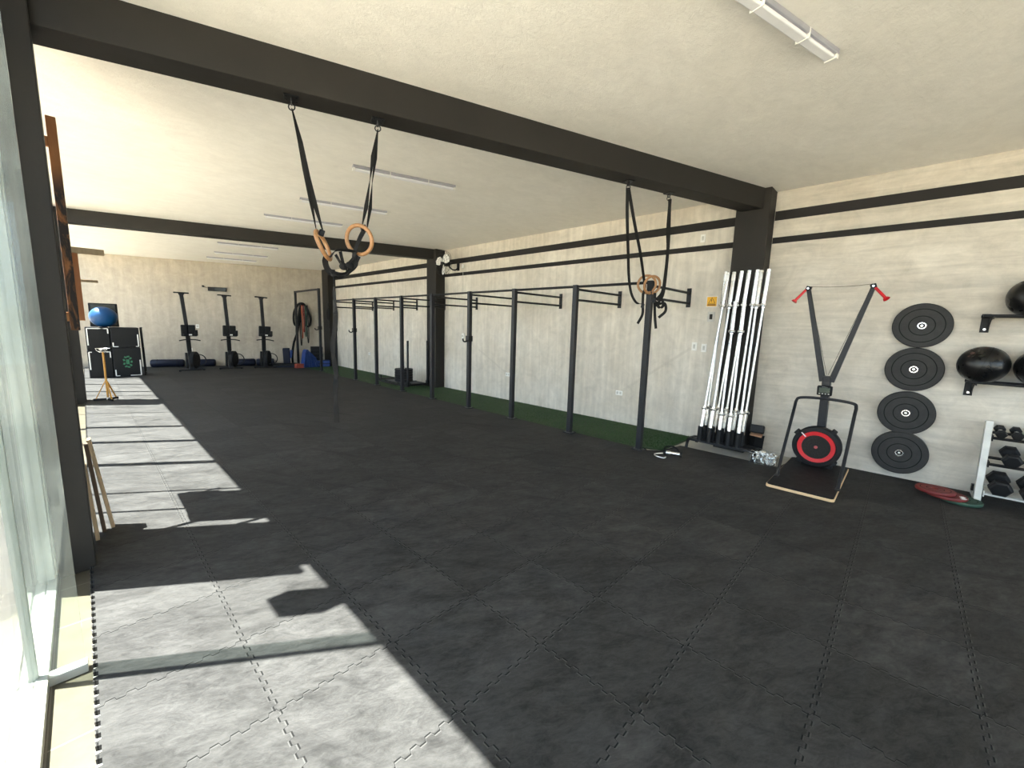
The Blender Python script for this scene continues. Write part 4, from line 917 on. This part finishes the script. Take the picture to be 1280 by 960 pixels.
# plyometric boxes
def plyo(x0, x1, y0, d, z0, z1, lab, marks, rz=0.0):
    w_ = x1 - x0; h_ = z1 - z0
    t = thing('jump_box', lab, 'jump box', ((x0 + x1) / 2, y0 + d / 2, z0), rz, 'black jump boxes in the corner')
    MB().bb(-w_ / 2, w_ / 2, -d / 2, d / 2, 0, h_).build('box_body', BLK, t, bevel=0.018, seg=3)
    f = -d / 2 - 0.003
    for (cx, cz, sx, sy) in marks:
        m_ = MB(); X_ = cx * (w_ / 2 - 0.03); Z_ = h_ / 2 + cz * (h_ / 2 - 0.03)
        m_.box((X_, f, Z_ - cz * sy / 2), (0.022, 0.005, sy)); m_.box((X_ - cx * sx / 2, f, Z_), (sx, 0.005, 0.018))
        m_.build('corner_marking', WHITE, t)
    return t
BY = 12.35
plyo(-0.40, 0.022, BY, 0.5, 0.0, 0.655, 'lower black jump box nearest the window', [(-1, 1, 0.05, 0.42), (1, 1, 0.10, 0.14)])
plyo(-0.395, 0.02, BY + 0.03, 0.5, 0.657, 1.215, 'upper black jump box nearest the window, under the blue ball', [(-1, 1, 0.28, 0.40), (1, 1, 0.12, 0.12)])
lg = plyo(0.028, 0.55, BY, 0.5, 0.0, 0.715, 'largest black jump box, with faded green print', [(-1, -1, 0.07, 0.15), (1, -1, 0.2, 0.38)])
plyo(0.032, 0.55, BY + 0.02, 0.5, 0.717, 1.215, 'upper black jump box on top of the one with green print', [(-1, -1, 0.09, 0.10), (1, -1, 0.05, 0.30)])
gp = MB()
for k in range(9):
    a = 2 * PI * k / 9; gp.box((0.0 + 0.07 * math.cos(a), -0.253, 0.37 + 0.13 * math.sin(a)), (0.035, 0.003, 0.05), (0, a, 0))
gp.box((0, -0.253, 0.37), (0.06, 0.003, 0.12)); gp.build('faded_print', GRN, lg)
sf = thing('shelf_frame', 'thin black metal frame standing behind the jump boxes', 'frame', (0.64, 12.75, 0))
for a, b in ((-0.03, -0.25), (0.02, 0.2)): MB().cyl((a, b, 0), (a - 0.02, b, 1.22), 0.016).build('post', STEEL, sf)
for z_ in (0.05, 0.72, 1.2): MB().cyl((-0.03, -0.25, z_), (0.02, 0.2, z_), 0.012).build('rung', STEEL, sf)
eb = thing('exercise_ball', 'shiny blue exercise ball on top of the jump boxes', 'ball', (-0.05, BY + 0.27, 1.217))
MB().sphere((0, 0, 0.245), 0.245, 36, 24, (1.05, 1.0, 1.0)).build('ball_body', BLUE, eb)
eb2 = thing('square_frame', 'black framed square board leaning behind the blue ball', 'board', (-0.03, BY + 0.56, 1.217))
MB().box((0, 0.03, 0.29), (0.52, 0.03, 0.58), (-0.06, 0, 0)).build('frame_board', BLK, eb2, bevel=0.02); MB().box((0, 0.008, 0.30), (0.44, 0.008, 0.50), (-0.06, 0, 0)).build('dark_inset', SCR, eb2, bevel=0.01)

# chalk stand
cs = thing('chalk_stand', 'ochre tripod stand with a steel bowl in the sun by the window', 'stand', (-0.205, 8.62, 0), 0.2)
MB().cyl((0, 0, 0.05), (0, 0, 0.86), 0.015).build('pole', YEL, cs)
for k in range(3):
    a = 2 * PI * k / 3 + 0.6; c_, s_ = math.cos(a), math.sin(a)
    MB().beam((0.015 * c_, 0.015 * s_, 0.34), (0.16 * c_, 0.16 * s_, 0.02), 0.022, 0.012).build('leg', YEL, cs)
    MB().beam((0.02 * c_, 0.02 * s_, 0.018), (0.19 * c_, 0.19 * s_, 0.018), 0.03, 0.034).build('foot', STEEL, cs, bevel=0.003)
MB().lathe((0, 0, 0.85), (0, 0, 1), [(0.001, 0), (0.04, 0.005), (0.08, 0.035), (0.095, 0.075), (0.10, 0.077), (0.091, 0.072), (0.076, 0.04), (0.038, 0.012), (0.001, 0.008)], 32).build('bowl', CHROME, cs)
MB().lathe((0, 0, 0.86), (0, 0, 1), [(0.078, 0.045), (0.05, 0.055), (0.001, 0.062)], 20).build('chalk', WHITE, cs)

# corner kit by the far rig
nb = thing('foam_block', 'navy upright foam block against the back wall', 'foam block', (4.12, 12.95, 0), AW); MB().box((0, 0, 0.36), (0.20, 0.18, 0.50), (0, -0.03, 0)).build('block_body', NAVY, nb, bevel=0.02)
MB().box((0.13, -0.02, 0.42), (0.07, 0.10, 0.26), (0, 0.12, 0)).build('blue_flap', BLUE2, nb, bevel=0.01)
st = thing('low_bench', 'low black stack of mats under the navy block', 'mat stack', (4.08, 12.92, 0), AW); 
for k, (z_, m_) in enumerate(((0.02, NAVY), (0.065, BLK), (0.105 - 0.02, RUB))): MB().bb(-0.36, 0.36, -0.2, 0.2, z_ - 0.02, z_ + 0.02).build('mat_layer', m_, st, bevel=0.006)
nb.location.z = -0.005
fm = thing('folded_mat', 'bright blue folded mat slumped under the hanging bands', 'mat', (4.62, 12.40, 0), 0.1)
for k in range(5):
    x_ = -0.12 + 0.055 * k
    pts_ = [V(x_ - 0.10 + 0.02 * k, 0, 0.01), V(x_ - 0.06, 0, 0.25), V(x_ - 0.02 - 0.015 * k, 0, 0.50 - 0.03 * k), V(x_ + 0.04, 0, 0.56 - 0.06 * k), V(x_ + 0.09, 0, 0.34 - 0.03 * k), V(x_ + 0.10 + 0.012 * k, 0, 0.01)]
    MB().ribbon(spline(pts_, 5), 0.24, 0.03, (0, 1, 0)).build('mat_fold', BLUE2, fm)
rm = thing('red_block', 'small dull red block stack at the foot of the blue mat', 'block', (4.30, 12.35, 0), 0.1)
for k in range(3): MB().bb(-0.13, 0.13, -0.08, 0.08, 0.001 + 0.045 * k, 0.042 + 0.045 * k).build('block_layer', mat('dull red foam', (0.28, 0.05, 0.03), 0.7), rm, bevel=0.006)
bp = thing('blue_platform', 'long low blue platform beside the third column', 'platform', (5.08, 12.55, 0), AW)
MB().bb(-0.24, 0.24, -0.22, 0.22, 0.0, 0.20).build('platform_body', BLUE2, bp, bevel=0.015); MB().bb(-0.24, 0.24, -0.225, -0.22, 0.09, 0.11).build('seam', NAVY, bp)
for k in range(4):
    t = thing('step_block', 'black block on the blue platform, %s' % ['bottom of the pile', 'second up', 'third up', 'top of the pile'][k], 'block', (4.94, 12.60, 0.201 + 0.115 * k), AW + 0.04 * (k % 2), 'black blocks on the blue platform')
    MB().bb(-0.18, 0.18, -0.15, 0.15, 0, 0.112).build('block_body', RUB, t, bevel=0.015)
# battle rope and bands hung on the back wall
hk = thing('wall_hook', 'black hook on the back wall carrying rope and bands', 'hook', bwp(4.78, 0.0, 2.02), AW); MB().tube(spline([(0, 0, 0), (0, -0.14, 0), (0, -0.16, 0.05)], 4), 0.014, 8).build('hook_bar', STEEL, hk)
br = thing('battle_rope', 'thick black rope coiled over the wall hook and trailing to the floor', 'rope', bwp(4.78, 0.13, 0.0), AW)
MB().tube(spline([(-0.36, -0.12, 0.02), (-0.36, -0.10, 0.35), (-0.30, -0.05, 0.75), (-0.17, 0, 1.15), (-0.13, 0, 1.50), (-0.09, 0, 1.85), (0.02, 0, 2.05), (0.14, 0, 1.90), (0.23, 0, 1.60), (0.20, 0, 1.36), (0.11, 0, 1.32), (0.07, 0, 1.45), (0.06, 0, 1.75)], 8), 0.034, 10).build('rope_strand', STRAP, br)
MB().tube(spline([(-0.06, 0.03, 1.70), (-0.10, 0.03, 1.45), (-0.18, 0.03, 1.32), (-0.27, 0.03, 1.42), (-0.26, 0.03, 1.75), (-0.14, 0.03, 2.02), (0.0, 0.03, 2.08), (0.10, 0.03, 1.98), (0.16, 0.03, 1.75)], 8), 0.034, 10).build('rope_strand', STRAP, br)
for x_, z0, m_, lab in ((-0.05, 0.95, ORNG, 'orange resistance band on the wall hook'), (0.0, 1.15, REDP, 'dull red resistance band on the wall hook'), (0.05, 1.0, GREENP, 'dark green resistance band on the wall hook'), (-0.09, 0.72, STRAP, 'narrow black resistance band, longest on the wall hook'), (0.11, 0.80, RUB, 'wide black resistance band on the wall hook')):
    p_ = bwp(4.78 + x_, 0.20, 0); t = thing('resistance_band', lab, 'band', (p_[0], p_[1], z0), AW, 'resistance bands on the wall hook')
    MB().ribbon(spline([(0, 0.012, 2.02 - z0), (-0.02, 0.012, 1.4 - z0), (-0.012, 0.0, 0.03), (0.012, -0.01, 0.0), (0.025, -0.015, 0.5), (0.012, -0.01, 1.95 - z0), (0, 0.012, 2.02 - z0)], 5), 0.028, 0.004, (1, 0, 0)).build('band_loop', m_, t)
hb = thing('hanging_bag', 'dark drawstring bag hanging on the third column', 'bag', (5.30, 12.42, 1.52), 0)
MB().sphere((0, 0, 0.22), 0.13, 16, 12, (0.4, 1.0, 1.7)).build('bag_body', STRAP, hb); MB().tube(spline([(0, -0.05, 0.40), (0, 0, 0.56), (0, 0.05, 0.40)], 4), 0.006, 6).build('bag_cord', STRAP, hb)

# ---------------------------------------------------------------- pegboard and leaning boards at the window
pb = thing('climbing_pegboard', 'rustic orange wooden climbing pegboard with pegs, charred face, beside first column', 'pegboard', (-0.443, 2.43, 1.405))
MB().bb(-0.023, 0.023, 0.0, 0.16, 0.0, 1.335).build('board', CHARW, pb, bevel=0.004)
MB().bb(-0.023, 0.012, 0.165, 0.70, 0.02, 1.30).build('board', PINE, pb, bevel=0.004)
MB().bb(0.020, 0.052, 0.56, 0.70, 0.06, 0.60).build('side_batten', PINE, pb, bevel=0.003)
for (y_, z_, L, r_) in ((0.17, 0.545, 0.165, 0.019), (0.70, 0.37, 0.13, 0.010)):
    MB().bb(0.018, 0.018 + L, y_ - r_, y_ + r_, z_ - r_, z_ + r_).build('peg', PLANK, pb, bevel=0.002)
for z_ in (0.09, 1.18): MB().bb(-0.196, -0.023, 0.0, 0.03, z_ - 0.03, z_ + 0.03).build('mounting_block', PINE, pb, bevel=0.003)
for k, (y_, xb, xt, zt, m_, lab) in enumerate(((2.20, -0.455, -0.478, 0.52, PLANK, 'thin raw plank leaning at the window, closest to the column'), (2.32, -0.42, -0.46, 0.64, PLANKD, 'darker middle plank leaning at the window'), (2.37, -0.375, -0.445, 0.66, PLANK, 'raw plank leaning furthest into the room by the window'))):
    t = thing('wooden_plank', lab, 'plank', (xb, y_, 0), 0, 'planks leaning by the window')
    MB().beam((0, 0, 0.008), (xt - xb, 0.03, zt), 0.020, 0.09, (0, 1, 0)).build('plank_board', m_, t, bevel=0.002)
